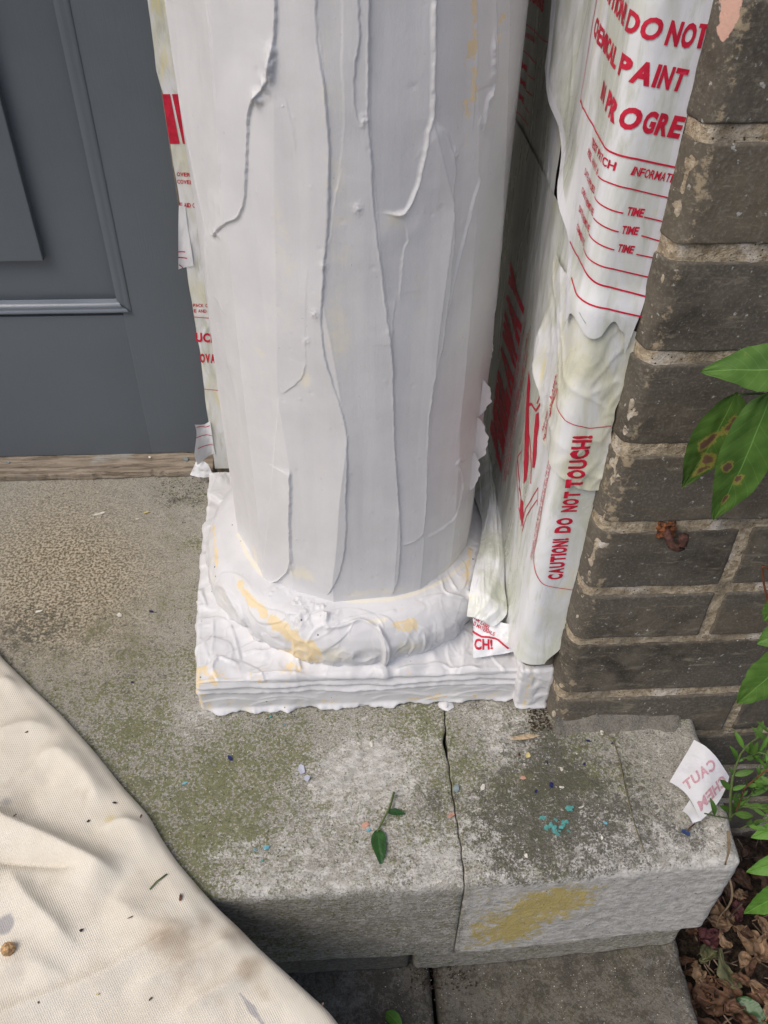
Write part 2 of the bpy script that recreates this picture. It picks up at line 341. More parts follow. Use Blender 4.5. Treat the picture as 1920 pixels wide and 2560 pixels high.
DEAD = [dead_mat('brown_dead_leaf', (.06, .032, .02), (.15, .08, .045)), dead_mat('tan_dead_leaf', (.14, .088, .050), (.27, .18, .11)),
        dead_mat('crimson_dead_leaf', (.055, .018, .020), (.11, .040, .042)), dead_mat('olive_dead_leaf', (.06, .065, .03), (.13, .125, .06)), dead_mat('dark_dead_leaf', (.045, .025, .016), (.10, .055, .035))]
RUST = flat('rusty_iron', (.075, .032, .022), .85, .3, 300)

# ------------------------------------------------------------------ zone painting of stains (fixed to the stone)
def blobs(X, Y, lst):
    s = np.zeros_like(X)
    for x, y, r, wt in lst: s += wt*np.exp(-((X-x)**2+(Y-y)**2)/r**2)
    return s
def pz(lst, z=0.): return [(*onz(a, b, z)[:2], r, wt) for a, b, r, wt in lst]
OLIVE = pz([(300, 1560, .07, .30), (480, 1720, .07, .42), (430, 1850, .06, .34), (600, 1640, .045, .12), (640, 1565, .035, .25), (900, 1570, .05, .22), (900, 1760, .06, .34), (760, 1830, .04, .1), (620, 1800, .05, .22),
            (230, 1700, .06, .25), (1260, 1620, .05, .2), (1050, 1700, .06, .22), (1180, 1730, .05, .25), (700, 1620, .04, .1), (430, 1540, .03, -.4), (780, 1650, .04, -.32), (850, 1680, .04, -.25), (700, 1710, .03, -.15), (1080, 1560, .035, -.2), (950, 1870, .05, -.2),
            (700, 1900, .05, -.25), (550, 1900, .04, -.1), (1480, 1620, .05, -.3), (1450, 1750, .05, -.2), (150, 1150, .12, -.6), (1500, 1850, .06, -.5), (60, 1250, .12, -.4)])
DARK = pz([(1180, 1610, .03, .35), (1200, 1700, .045, .25), (1110, 1760, .05, .25), (1100, 1860, .035, .34), (1250, 1830, .05, .30), (1350, 1790, .05, .28), (1000, 1790, .05, .12), (1560, 1840, .02, .1), (60, 1360, .05, .35), (390, 1080, .03, .3),
           (880, 1890, .02, .2), (1480, 1830, .03, .25), (300, 1450, .06, .12), (920, 1720, .02, .35), (480, 1850, .07, -.05), (800, 1640, .06, -.2), (1500, 1600, .05, -.15), (200, 1100, .1, -.12), (430, 1530, .03, -.3)])
TAN = pz([(60, 1180, .12, .75), (200, 1230, .09, .6), (100, 1330, .08, .75), (250, 1400, .07, .4), (330, 1250, .05, .15), (150, 1060, .06, .15)])
WHITE = pz([(430, 1540, .035, .42), (780, 1640, .05, .36), (850, 1690, .05, .25), (700, 1720, .04, .22), (950, 1560, .04, .15), (1090, 1560, .05, .3), (700, 1890, .05, .38), (900, 1870, .05, .34), (520, 1900, .04, .36), (1050, 1880, .05, .34), (1250, 1840, .05, .2),
            (1400, 1830, .05, .2), (1450, 1620, .05, .15), (1550, 1780, .04, .22), (560, 1790, .05, .1), (130, 1120, .1, -.3), (100, 1300, .1, -.3), (480, 1720, .05, -.15)])
def stone_attrs(kind='top'):
    def f(V):
        X, Y, Z = V[:, 0], V[:, 1], V[:, 2]
        top = sm(-.022, -.004, Z)
        w1 = fbm(X*9, Y*9, 3., 3)*.12
        ol = .38+.16*fbm(X*24, Y*24, 7., 3)+blobs(X, Y, OLIVE)+w1; dk = .25+.10*sm(.08, .16, X)*sm(.36, .42, Y)+blobs(X, Y, DARK)-w1*.5; tn = blobs(X, Y, TAN); wh = .20+.85*blobs(X, Y, WHITE)+.12*fbm(X*30, Y*30, 2., 3)+fbm(X*12, Y*12, 9., 3)*.1
        n = fbm(X*20, Y*6, Z*34, 3)
        # front face of the slabs: grey on the left of the crack, lime-white with yellow stains on the right
        fl = sm(.10, .12, X)
        fol = (.30+.1*n)*(1-fl)+.0*fl; fdk = .12*(1-fl)+(.14+.42*np.exp(-((Z+.130)/.018)**2)*sm(.12, .3, X)*sm(-.3, .4, n)+.25*n)*fl
        fwh = (.24+.15*n+.15*np.exp(-((X-.06)/.05)**2))*(1-fl)+(1.0+.3*sm(.13, .25, X)+.3*n)*fl
        fgr = .85*(1-fl)+.05*fl
        ye = (np.exp(-((X-.19)/.05)**2-((Z+.05)/.04)**2)*.75+np.exp(-((X-.155)/.035)**2-((Z+.11)/.035)**2)*.7)*fl+np.exp(-((X-.12)/.01)**2)*.2
        mixf = lambda a, b: a*top+b*(1-top)
        if kind == 'plain':
            ol = .3+w1; dk = .50+.3*fbm(X*20, Y*20, Z*20, 3); tn = X*0+.1; wh = X*0+.16+.25*sm(.25, .36, X); gr = X*0+.3; ye = X*0
            return {'zone_a': np.stack([ol, dk, tn], 1), 'zone_b': np.stack([ye, gr, wh], 1)}
        if kind == 'course':
            return {'zone_a': np.stack([X*0+.2+w1, X*0+.12, X*0], 1), 'zone_b': np.stack([X*0, X*0+.8, .12+.1*n], 1)}
        return {'zone_a': np.stack([mixf(ol, fol), mixf(dk, fdk), mixf(tn, 0)], 1), 'zone_b': np.stack([mixf(0, ye), mixf(0, fgr), mixf(wh, fwh)], 1)}
    return f
CRK = np.array([onz(*p)[:2] for p in ((945, 1440), (960, 1530), (965, 1610), (974, 1690), (985, 1760), (996, 1830), (1003, 1893))])
def crack_x(Y):
    o = np.argsort(CRK[:, 1]); return np.interp(Y, CRK[o, 1], CRK[o, 0])+.0006*np.sin(Y*300)
def front_skew(V):      # the nosing line runs slightly out of parallel with the door
    V[:, 1] += sm(.45, .36, V[:, 1])*(.012*sm(.1, .4, V[:, 0])); return V
def rough(V, N, a=.0012, s=60):
    d = a*fbm(V[:, 0]*s, V[:, 1]*s, V[:, 2]*s, 4); d *= np.where((np.abs(N[:, 0]) > .2) & (V[:, 0] < .3), 0, 1)*np.where(N[:, 1] < -.5, .75, 1); return V+N*d[:, None]
def nose(V, Rr, x_end=None):
    a = np.clip((.345+Rr-V[:, 1])/Rr, 0, 1); b = np.clip((V[:, 2]+Rr)/Rr, 0, 1); m = (a > 0) & (b > 0)
    a2 = a*np.sqrt(1-b*b/2); b2 = b*np.sqrt(1-a*a/2); V[:, 1] = np.where(m, .345+Rr-a2*Rr, V[:, 1]); V[:, 2] = np.where(m, -Rr+b2*Rr, V[:, 2])
    if x_end:
        for ax, o0, sg in ((2, 0., 1), (1, .345, -1)):
            a = np.clip((V[:, 0]-x_end+Rr)/Rr, 0, 1); b = np.clip((sg*(V[:, ax]-o0)+Rr)/Rr, 0, 1); m = (a > 0) & (b > 0)
            a2 = a*np.sqrt(1-b*b/2); b2 = b*np.sqrt(1-a*a/2); V[:, 0] = np.where(m, x_end-Rr+a2*Rr, V[:, 0]); V[:, ax] = np.where(m, o0+sg*(-Rr+b2*Rr), V[:, ax])
    return V
def slab_l(V, N):
    V = nose(V, .009)
    V = rough(V, N); cx = crack_x(V[:, 1])-.0004-.002*sm(-.02, -.12, V[:, 2])*0
    t = sm(-.2, .09, V[:, 0]); V[:, 0] = V[:, 0]+t*(cx-.10)+.0012*np.exp(-((V[:, 1]-onz(966, 1605)[1])/.012)**2)*-3*(t > .99)
    V[:, 2] -= .003*np.exp(-((V[:, 1]-.345)/.02)**2)*0
    return front_skew(V)
def slab_r(V, N):
    V = nose(V, .010, .368)
    V = rough(V, N); cx = crack_x(V[:, 1])+.0004; t = 1-sm(.11, .36, V[:, 0]); V[:, 0] = V[:, 0]+t*(cx-.10)
    # worn, dropped nosing towards the free end and a skewed end face
    V[:, 2] -= (.010*sm(.42, .35, V[:, 1])*sm(.18, .36, V[:, 0]))*np.clip(1+V[:, 2]/.15, 0, 1)
    return front_skew(V)
box_obj('stone_slab', (-1.1, .10, .345, .965, -.152, 0.), STONE, r=.0018, res=.006, disp=slab_l, attrs=stone_attrs())
meta(bpy.data.objects['stone_slab'], 'wide lichen-speckled stone landing slab in front of the grey door, left of the long crack', 'stone slab')
o = box_obj('stone_slab', (.10, .368, .345, .5445, -.150, 0.), STONE, r=.0018, res=.005, disp=slab_r, attrs=stone_attrs())
meta(o, 'short end slab right of the long crack with white front face and yellow stain', 'stone slab')
# back part of the landing under the column and the jamb
o = box_obj('stone_slab', (.1025, .203, .5460, .965, -.150, -.0008), STONE, r=.003, res=.01, disp=lambda V, N: rough(V, N, .0006), attrs=stone_attrs())
meta(o, 'stone paving hidden under the right side of the white column base', 'stone slab')
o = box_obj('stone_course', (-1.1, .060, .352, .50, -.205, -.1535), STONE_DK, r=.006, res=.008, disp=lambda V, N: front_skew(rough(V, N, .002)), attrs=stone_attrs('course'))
meta(o, 'dark stone course under the landing slab beside the drop cloth', 'stone course')
o = box_obj('stone_course', (.064, .347, .3475, .50, -.197, -.1535), STONE, r=.006, res=.006, disp=lambda V, N: front_skew(rough(V, N, .0015)), attrs=stone_attrs('course'))
meta(o, 'thin grey stone course under the white-faced end slab', 'stone course')
def stepd(V, N):
    V = rough(V, N, .003, 40); V[:, 1] += .006*fbm(V[:, 0]*30, 0, 5., 3)*(N[:, 1] < -.2); return V
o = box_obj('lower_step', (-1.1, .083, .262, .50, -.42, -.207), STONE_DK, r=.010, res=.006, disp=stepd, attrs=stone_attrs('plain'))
meta(o, 'dark lower stone step with dirt, left of the joint by the drop cloth', 'stone step')
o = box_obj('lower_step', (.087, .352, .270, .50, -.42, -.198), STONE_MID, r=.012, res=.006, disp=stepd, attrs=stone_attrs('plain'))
meta(o, 'grey lower stone step end with dark lichen beside the leaf litter', 'stone step')

# ------------------------------------------------------------------ soil
gx = np.unique(np.concatenate([np.linspace(-60, -1, 12), np.linspace(-1, .3, 30), np.linspace(.3, .75, 110), np.linspace(.76, 3, 20), np.linspace(3, 60, 12)]))
gy = np.unique(np.concatenate([np.linspace(-60, -.5, 14), np.linspace(-.5, .15, 20), np.linspace(.15, .51, 100), np.linspace(.52, 3, 12), np.linspace(3, 60, 10)]))
GX, GY = np.meshgrid(gx, gy, indexing='ij'); GZ = -.262+.012*fbm(GX*12, GY*12, 0, 4)*(np.abs(GX) < 2)
o = grid('soil', np.stack([GX, GY, GZ], -1), SOIL); meta(o, kind='structure')

# ------------------------------------------------------------------ door, threshold
DY = .970
def leafy(V, N): return V
dr = empty('panelled_door', (-.6, DY, .03), 'slate grey painted timber door with raised panel and glossy bottom moulding', 'door')
ZM = ony(200, 664, DY)[2]; XM = ony(262, 664, DY)[0]; XF = ony(92, 560, DY)[0]; ZF = ony(50, 566, DY)[2]
box_obj('bottom_rail', (-1.10, XM+.001, DY+.0008, DY+.04, .013, ZM-.012), DOORP, dr, r=.001, res=.05)
box_obj('stile', (XM, -.10, DY+.0006, DY+.04, .0132, 2.05), DOORP, dr, r=.0012, res=.05)
box_obj('stile', (-1.30, -1.102, DY, DY+.04, .013, 2.05), DOORP, dr, r=.0012, res=.05)
box_obj('top_rail', (-1.10, XM-.002, DY, DY+.04, 1.90, 2.05), DOORP, dr, r=.001, res=.05)
box_obj('panel', (-1.12, XM+.003, DY+.012, DY+.03, ZM-.02, 1.92), DOORP, dr, r=.001, res=.05)
V, F = rbox(-.99, XF, DY+.001, DY+.02, ZF, 1.82, r=.0015, res=.05)
link('raised_field', raw_mesh('raised_field', V, F), DOORP, dr)
def mould(x0, z0, x1, z1, name, mat, sgn=1, sc=1., dp=1.):   # ogee moulding along a line, profile across it
    prof = [(-.012, .000), (-.011, -.004), (-.007, -.0055), (-.004, -.0035), (-.0015, -.0025), (.002, -.005), (.006, -.004), (.010, .003), (.013, .010)]
    d = np.array([x1-x0, z1-z0]); L = np.hypot(*d); d /= L; nrm = np.array([-d[1], d[0]])*sgn
    P = np.zeros((2, len(prof), 3))
    for j, (a, b) in enumerate(prof):
        a *= sc; b *= sc*dp; mit = a
        for i, (bx, bz, s) in enumerate(((x0, z0, 1), (x1, z1, -1))):
            q = np.array([bx, bz])+nrm*a+d*s*mit; P[i, j] = (q[0], DY+b, q[1])
    P = np.stack([P[0]*(1-t)+P[1]*t for t in np.linspace(0, 1, 40)]); P[..., 1] += .0004*pn(P[..., 0]*60, P[..., 2]*60, 1.)
    return grid(name, P, mat, dr, flip=sgn > 0)
mould(-1.10, ZM, XM+.004, ZM, 'bottom_moulding', DOORG, 1, .62); mould(XM+.004, ZM, XM+.004, 1.92, 'side_moulding', DOORP, 1, .62, .14)
def sill_d(V, N):
    V = rough(V, N, .0012, 30); f = N[:, 1] < -.3
    V[:, 1] += np.where(f | (V[:, 1] < .94), .004*np.round(fbm(V[:, 0]*14, 0, 2., 3)*3)/3+.0015*fbm(V[:, 0]*90, 0, 1.), 0); V[:, 2] += .0004*np.sin(V[:, 1]*900); return V
SILL_F = .932
o = box_obj('wooden_threshold', (-1.3, -.172, SILL_F, DY+.05, .0005, .012), WOOD, r=.002, res=.003, disp=sill_d); meta(o, 'weathered bare wood threshold with ragged front edge under the grey door', 'threshold')

# ------------------------------------------------------------------ doorcase head over column and door (unseen, added to darken the gap and door)
ent = empty('added_doorcase_head', (-.5, .7, 2.3), 'unseen white entablature guessed above the column, added to shade the gap and door', 'doorcase')
WHT = flat('white_gloss_paint', (.75, .75, .73), .35, .04)
box_obj('shade_frieze', (-1.35, .2135, .56, 1.02, 2.30, 2.50), WHT, ent, r=.004, res=.1); box_obj('shade_cornice', (-1.42, .30, .46, 1.05, 2.503, 2.57), WHT, ent, r=.01, res=.1)
# ------------------------------------------------------------------ column
CX, CY, R = .0170, .7115, .1295
def oncyl(x, y, r=R):
    d = ray(x, y); o_ = np.array([0, 0, CAMH]); a = d[0]**2+d[1]**2; b = 2*((o_[0]-CX)*d[0]+(o_[1]-CY)*d[1]); c = (o_[0]-CX)**2+(o_[1]-CY)**2-r*r
    D = b*b-4*a*c
    t = (-b-math.sqrt(max(D, 0)))/2/a; p = o_+t*d
    return np.array([r*math.atan2(p[0]-CX, -(p[1]-CY)), p[2]])
fs = R*math.radians(104); s_arr = np.concatenate([np.linspace(-math.pi*R, -fs, 14)[:-1], np.arange(-fs, fs, .00070), np.linspace(fs, math.pi*R, 14)[:-1]])
z_arr = np.concatenate([np.arange(.098, .74, .00072), np.linspace(.75, 2.3, 40)])
ZZ, SA = np.meshgrid(z_arr, s_arr, indexing='ij')
H = np.zeros_like(SA)
# broad trowel facets running up the shaft, lightly bowed
H += .0011*fbm(SA*13, ZZ*1.6, 1.7, 2)+.00035*fbm(SA*45, ZZ*4, 4.2, 2)
_FB = [[(356, 0), (440, 480), (462, 800), (500, 1150)], [(455, 0), (480, 380), (520, 800), (570, 1215)], [(600, 0), (590, 110), (600, 850), (626, 1010), (628, 1200)], [(684, 0), (714, 330), (697, 640), (750, 940), (720, 1262)],
       [(797, 0), (803, 340), (849, 770), (863, 1100), (850, 1290)], [(936, 0), (933, 256), (980, 450), (935, 830), (915, 1160)], [(1032, 0), (1036, 390), (1000, 860), (985, 1120)], [(1100, 0), (1090, 300), (1060, 800), (1010, 1150)]]
FB = [np.full_like(z_arr, -R*1.9)]+[np.interp(z_arr, *zip(*sorted((float(q[1]), float(q[0])) for q in [oncyl(*p) for p in pl]))) for pl in _FB]+[np.full_like(z_arr, R*1.9)]
FB = np.array(FB); FB[1:-1] += np.array([.0012*pn(z_arr*14, k*3.7, 0.) for k in range(len(_FB))])
for k in range(len(FB)-1):
    a0, a1 = FB[k][:, None], FB[k+1][:, None]; m_ = (SA >= a0) & (SA < a1); hw_ = (a1-a0)/2/R; pm = (SA-(a0+a1)/2)/R
    if k < len(FB)-2: H += np.where(m_, (.85 if k else .16)*R*(np.cos(hw_)/np.cos(np.clip(pm, -hw_, hw_))-1)+.0009+(0, .0005, -.0007, .0008, -.0006, .0009, -.0005, .0006, 0)[min(k, 8)]*pm/np.maximum(hw_, 1e-6), 0)
for s0, a_ in ((-.118, .0012), (-.082, .0016), (-.052, .0010), (.052, .0014), (.088, .0012)):
    sw = s0+.006*np.sin(ZZ*7+s0*90); H += a_*np.clip((SA-sw)/.028, 0, 1)*np.clip(1-(SA-sw)/.045, 0, 1)
# stroke edges: (polyline in photo, side of the thicker coat: +1 left / -1 right, step, fade length, lip)
ST = [([(600, -60), (598, 0), (596, 80), (590, 112), (584, 165), (575, 185), (557, 207), (541, 225), (534, 262), (532, 330), (527, 440), (515, 473), (492, 480), (474, 495), (461, 514), (452, 500), (440, 478)], 1, .0021, .03, .0006),
      ([(596, 90), (592, 125), (596, 130), (585, 175)], 1, .002, .005, .002),
      ([(684, -60), (685, 80), (688, 110), (699, 150), (708, 240), (714, 330), (712, 450), (706, 540), (699, 575), (702, 600), (697, 640), (694, 700), (701, 770), (720, 830), (740, 890), (750, 940), (751, 1020), (747, 1080), (749, 1140), (744, 1200), (735, 1235), (724, 1262), (704, 1290)], 1, .0013, .022, .0003),
      ([(774, -60), (775, 20), (778, 80), (769, 130), (766, 165), (767, 215), (771, 250), (779, 268), (788, 273)], 1, .0010, .014, .0006),
      ([(800, -60), (797, 100), (796, 180), (796, 270), (803, 340), (806, 430), (815, 510), (827, 600), (836, 680), (849, 770), (850, 850), (853, 960), (859, 1040), (863, 1100), (866, 1160), (864, 1215), (860, 1260), (843, 1292)], 1, .0015, .02, .0006),
      ([(936, -60), (936, 60), (934, 200), (933, 256), (926, 268), (919, 320), (906, 395), (893, 435), (880, 460), (868, 467), (845, 462), (818, 458)], -1, .0016, .02, .0016),
      ([(933, 258), (952, 272), (968, 295), (980, 340), (986, 352), (984, 380), (976, 410), (979, 450), (980, 520), (972, 590), (974, 610), (962, 680), (957, 740), (945, 790), (935, 830), (926, 900), (922, 1000), (919, 1100), (912, 1160), (890, 1172), (866, 1182)], 1, .0013, .018, .0011),
      ([(1066, 60), (1064, 130), (1066, 190), (1052, 215), (1047, 260), (1043, 300)], -1, .0012, .012, .0018),
      ([(1036, 372), (1036, 390), (1020, 440), (1003, 510), (988, 570), (975, 625), (962, 690)], -1, .0009, .012, .0016),
      ([(602, 850), (596, 910), (588, 1000), (584, 1070), (577, 1150), (571, 1215)], -1, .0006, .012, .0003),
      ([(626, 1010), (628, 1060), (626, 1120), (627, 1190), (630, 1210), (622, 1235), (604, 1252), (580, 1262), (565, 1255)], 1, .0018, .014, .0026),
      ([(662, 775), (656, 805), (650, 820), (632, 838), (610, 852), (600, 850)], 1, .0006, .01, .0006),
      ([(740, 355), (728, 400), (719, 450), (714, 500), (705, 545)], -1, .0004, .01, .0003),
      ([(609, 190), (622, 230), (634, 280), (641, 350)], 1, .0003, .01, .0003),
      ([(1003, 985), (985, 1000), (1000, 1025), (1003, 1050), (992, 1100), (980, 1125), (955, 1145), (912, 1162)], -1, .0009, .01, .0018),
      ([(1073, -40), (1073, 110), (1070, 195)], 1, .0010, .012, .0010),
      ([(1100, 160), (1092, 300), (1086, 480), (1078, 600), (1074, 720), (1060, 800)], 1, .0011, .012, .0009),
      ([(440, 478), (446, 520), (452, 600), (456, 640), (470, 656), (486, 690)], -1, .0012, .02, .0010),
      ([(460, 690), (468, 730), (476, 760), (482, 800)], -1, .0010, .02, .0012),
      ([(876, 478), (884, 520), (874, 540), (868, 590), (862, 660)], -1, .0006, .012, .0006),
      ([(858, 640), (850, 700), (846, 760)], 1, .0006, .01, .0006),
      ([(740, -40), (738, 140), (744, 260), (732, 380)], -1, .0003, .012, .0001),
      ([(668, 570), (662, 640), (658, 730), (662, 790)], 1, .0003, .01, .0003),
      ([(480, 760), (500, 860), (512, 960), (520, 1060), (530, 1150)], -1, .0004, .02, .0002),
      ([(1028, 560), (1020, 640), (1010, 760), (1000, 860), (990, 960)], 1, .0005, .014, .0006),
      ([(560, 1100), (555, 1180), (562, 1250)], -1, .0004, .01, .0002),
      ([(780, 430), (776, 470), (784, 470)], 1, .0004, .004, .0010),
      ([(440, -50), (455, 100), (470, 260), (480, 380), (478, 470)], 1, .0006, .02, .0001),
      ([(1030, -50), (1033, 120), (1022, 300)], 1, .0004, .02, .0001)]
zf = z_arr < .75; sel_r = np.where(zf)[0]; sel_c = np.where(np.abs(s_arr) < fs)[0]
for poly, side, stp, fade, lip in ST:
    pl = spline([oncyl(*p) for p in poly], max(14, len(poly)*9)); pl[:, 0] += .0007*pn(pl[:, 1]*210, 3.3+len(poly), 0.); L0, L1 = pl.min(0)-.05, pl.max(0)+.05
    ri = sel_r[(z_arr[sel_r] > L0[1]) & (z_arr[sel_r] < L1[1])]; ci = sel_c[(s_arr[sel_c] > L0[0]) & (s_arr[sel_c] < L1[0])]
    if len(ri) == 0 or len(ci) == 0: continue
    ix = np.ix_(ri, ci); A, B = SA[ix], ZZ[ix]; d, sg, t, L = polydist(A, B, pl)
    # left-hand sign: travelling down the picture (z falling), image-left is the right-hand side
    on = np.where(sg*side < 0, 1., 0.)
    tap = sm(0, .012, t)*sm(0, .012, L-t)
    if pl[0, 1] > .72: tap = sm(0, .012, L-t)
    soft = sm(-.0004, .0004, d*np.where(on > 0, 1, -1))
    v_ = .8+.4*pn(A*30, B*22, 5.5); fr_ = sm(.032, .012, d)
    bulk = np.maximum(0, pn(A*60, B*45, 8.1+stp*999)); H[ix] += tap*(1.15*stp*soft*np.exp(-d/(fade*1.3))*fr_*v_+lip*np.exp(-((d-.0006)/.0007)**2)*((.30 if lip > .0012 else .08)+1.0*bulk))
# pimples and air holes
for _ in range(150):
    s0 = rng.uniform(-.16, .17); z0 = rng.uniform(.12, .7); r_ = rng.uniform(.0008, .0022); h_ = rng.choice([-1, -1, 1])*r_*.13
    ci = np.where(np.abs(s_arr-s0) < .006)[0]; ri = np.where(np.abs(z_arr-z0) < .006)[0]; ix = np.ix_(ri, ci)
    H[ix] += h_*np.exp(-((SA[ix]-s0)**2+(ZZ[ix]-z0)**2)/r_**2)
for x, y, rs_, rz_, h_ in ((584, 150, .0022, .010, .004), (572, 190, .003, .006, .004), (556, 212, .0035, .0045, .0045), (592, 110, .0018, .005, .003), (470, 505, .004, .004, .0018), (630, 1225, .0022, .010, .002), (868, 465, .004, .0018, .0018), (590, 1258, .006, .002, .0018)):
    s0, z0 = oncyl(x, y); H += h_*np.exp(-((SA-s0)/rs_)**2-((ZZ-z0)/rz_)**2)*(.6+.8*pn(SA*260, ZZ*160, x*.1))
for (x, y, r_) in ((680, 676, .0035), (662, 737, .0026), (773, 450, .003), (786, 262, .003), (1040, 265, .0032), (1060, 210, .003), (984, 330, .003), (700, 572, .0025), (1015, 1180, .004)):
    s0, z0 = oncyl(x, y); ix = np.ix_(np.where(np.abs(z_arr-z0) < .012)[0], np.where(np.abs(s_arr-s0) < .012)[0])
    H[ix] += r_*.3*np.exp(-((SA[ix]-s0)**2+((ZZ[ix]-z0)*.75)**2)/r_**2)*(1+.8*pn(SA[ix]*500, ZZ[ix]*500, 0.))
PH = SA/R; RR = R+H-.0006
P = np.stack([CX+RR*np.sin(PH), CY-RR*np.cos(PH), ZZ], -1)
def cb(lst): return [(*oncyl(x, y), rs, rz, wt) for x, y, rs, rz, wt in lst]
def el(lst):
    s = np.zeros_like(SA)
    for a, b, rs, rz, wt in lst: s += wt*np.exp(-((SA-a)/rs)**2-((ZZ-b)/rz)**2)
    return s
YE = cb([(1020, 60, .006, .05, .45), (1022, 200, .005, .04, .4), (1080, 80, .004, .05, .35), (735, 700, .008, .02, .12), (640, 1240, .008, .012, .12), (885, 620, .004, .02, .2), (960, 1250, .02, .006, .35)])
CR = cb([(620, 600, .016, .08, .34), (560, 760, .012, .05, .26), (735, 500, .010, .12, .30), (725, 720, .014, .03, .4), (700, 60, .012, .08, .2), (850, 480, .012, .012, .5), (905, 640, .012, .05, .3), (1000, 700, .008, .07, .25), (610, 980, .015, .04, .2), (700, 1050, .02, .06, .2), (960, 960, .015, .04, .3),
         (650, 1240, .018, .012, .65), (800, 1285, .05, .007, .5), (545, 1200, .008, .016, .7), (980, 1220, .03, .010, .7), (1015, 300, .010, .08, .2), (1030, 820, .008, .05, .25), (658, 820, .006, .01, .6)])
col = empty('column', (CX, CY, 0), 'fat round column coated in off-white stripping paste between grey door and brick wall', 'column')
grid('shaft', P, PASTE, col, wrap=True, attrs={'stain': np.stack([el(YE)*1.1, el(CR)*1.25+.06, np.zeros_like(SA)+.1], -1)})

# base ring (torus) --------------------------------------------------------
def daubs(X, Y, n, gen, amp=1.):
    g = np.zeros_like(X)
    for k in range(n):
        cx_, cy_, th, L, W, h = gen(k); c, s_ = math.cos(th), math.sin(th); near = (np.abs(X-cx_) < L) & (np.abs(Y-cy_) < L)
        if not near.any(): continue
        x, y = X[near]-cx_, Y[near]-cy_; p = x*c+y*s_; q = -x*s_+y*c; q = q+.25*(p/L)**2*L*.5; sd_ = q/W
        end = np.sqrt(np.clip(1-(p/(L*.8))**2, 0, 1)); e1 = end
        body = np.clip((sd_+e1)/(1.6), 0, 1)*sm(e1+.07, e1-.05, sd_)*(end > 0)
        lip = np.exp(-((sd_-e1+.06)*W/.0010)**2)*(end > .15)*(.6+.6*pn(p*70, k*1.7, 2.))
        g[near] = np.maximum(g[near]*.55, 0)+amp*h*(body*.8+.75*lip) if False else g[near]*(1-.5*np.minimum(body*2, 1))+amp*h*(body+.7*lip)
    return g
T5 = lambda l: [(414.8+x*.2709, 1209.7+y*.2709) for x, y in l]; T6 = lambda l: [(812.2+x*.2709, 1209.7+y*.2709) for x, y in l]
# traced ridges of paste on the ring (0) and on the flat of the plinth (1): line, height, side, plateau
RIDGE = [(1, T5([(65, 375), (150, 370), (130, 320), (110, 200), (100, 60)]), .0028, 1), (1, T5([(150, 900), (170, 830), (210, 770), (300, 800), (380, 830)]), .0026, 1), (1, T5([(400, 740), (500, 720), (600, 740), (700, 720), (850, 770), (860, 860), (880, 900)]), .0022, -1),
    (0, T5([(200, 220), (260, 260), (320, 350), (420, 480), (520, 560), (620, 660), (740, 760), (860, 800)]), .0022, 1), (1, T5([(200, 220), (260, 260), (320, 350), (420, 480), (520, 560)]), .002, 1), (0, T5([(1000, 815), (1150, 815), (1350, 830), (1550, 820), (1600, 760), (1580, 700), (1500, 650), (1350, 600), (1200, 640), (1050, 640)]), .0030, 1),
    (1, T5([(430, 920), (600, 900), (880, 910), (1020, 935), (1150, 930), (1400, 930), (1600, 900)]), .0026, 1), (1, T5([(320, 520), (360, 640), (390, 800)]), .0018, -1), (1, T5([(190, 470), (180, 640), (150, 750)]), .0016, 1),
    (0, T6([(470, 230), (510, 300), (520, 370), (560, 400), (700, 390), (730, 370), (720, 330)]), .003, -1), (0, T6([(560, 180), (555, 260), (600, 340), (640, 370)]), .0022, 1), (0, T6([(330, 460), (430, 430), (600, 410), (700, 400)]), .0018, 1),
    (0, T6([(0, 620), (60, 690), (110, 760), (200, 790), (400, 720), (520, 690), (640, 600), (740, 540)]), .0034, 1), (0, T6([(210, 680), (300, 700), (390, 640), (380, 600)]), .0026, 1), (1, T6([(510, 700), (600, 640), (700, 560), (770, 520)]), .0022, -1), (0, T6([(800, 200), (850, 190), (890, 250), (880, 300), (840, 280)]), .0022, 1),
    (0, T6([(520, 550), (560, 580), (540, 620), (500, 650)]), .002, -1), (1, T6([(150, 880), (300, 860), (450, 830), (560, 820)]), .0024, 1), (1, T6([(330, 960), (450, 935), (600, 930), (800, 915), (1080, 930)]), .0024, -1), (1, T6([(520, 820), (620, 860), (760, 850), (880, 870), (1000, 880)]), .0024, 1),
    (0, T5([(520, 170), (620, 190), (700, 140), (770, 60)]), .0016, 1), (0, T5([(900, 690), (1000, 640), (1160, 620), (1440, 570), (1640, 540)]), .0012, 1), (0, T5([(840, 250), (1000, 340), (1150, 370)]), .0018, 1), (0, T5([(60, 100), (150, 200), (240, 240)]), .002, 1)]
def ridges(X, Y, kind):
    g = np.zeros_like(X)
    for kd, pl_, h_, sd_ in RIDGE:
        if kd != kind: continue
        pl_ = spline([onz(a, b, .088 if kd == 0 else .056)[:2] for a, b in pl_], 44); lo, hi = pl_.min(0)-.03, pl_.max(0)+.03; near = (X > lo[0]) & (X < hi[0]) & (Y > lo[1]) & (Y < hi[1])
        if not near.any(): continue
        d, sg, t, L = polydist(X[near], Y[near], pl_); tap = sm(0, .006, t)*sm(0, .006, L-t); v_ = .8+.5*pn(t*90, h_*9000, 0.)
        side = sm(-.0006, .0006, d*np.sign(sg*sd_))
        g[near] += 1.35*tap*h_*v_*(.75*np.exp(-(d/.0015)**2)+.45*side*np.exp(-d/.007))
    return g
n_ph = 1050; phs = np.linspace(-math.pi, math.pi, n_ph, endpoint=False)
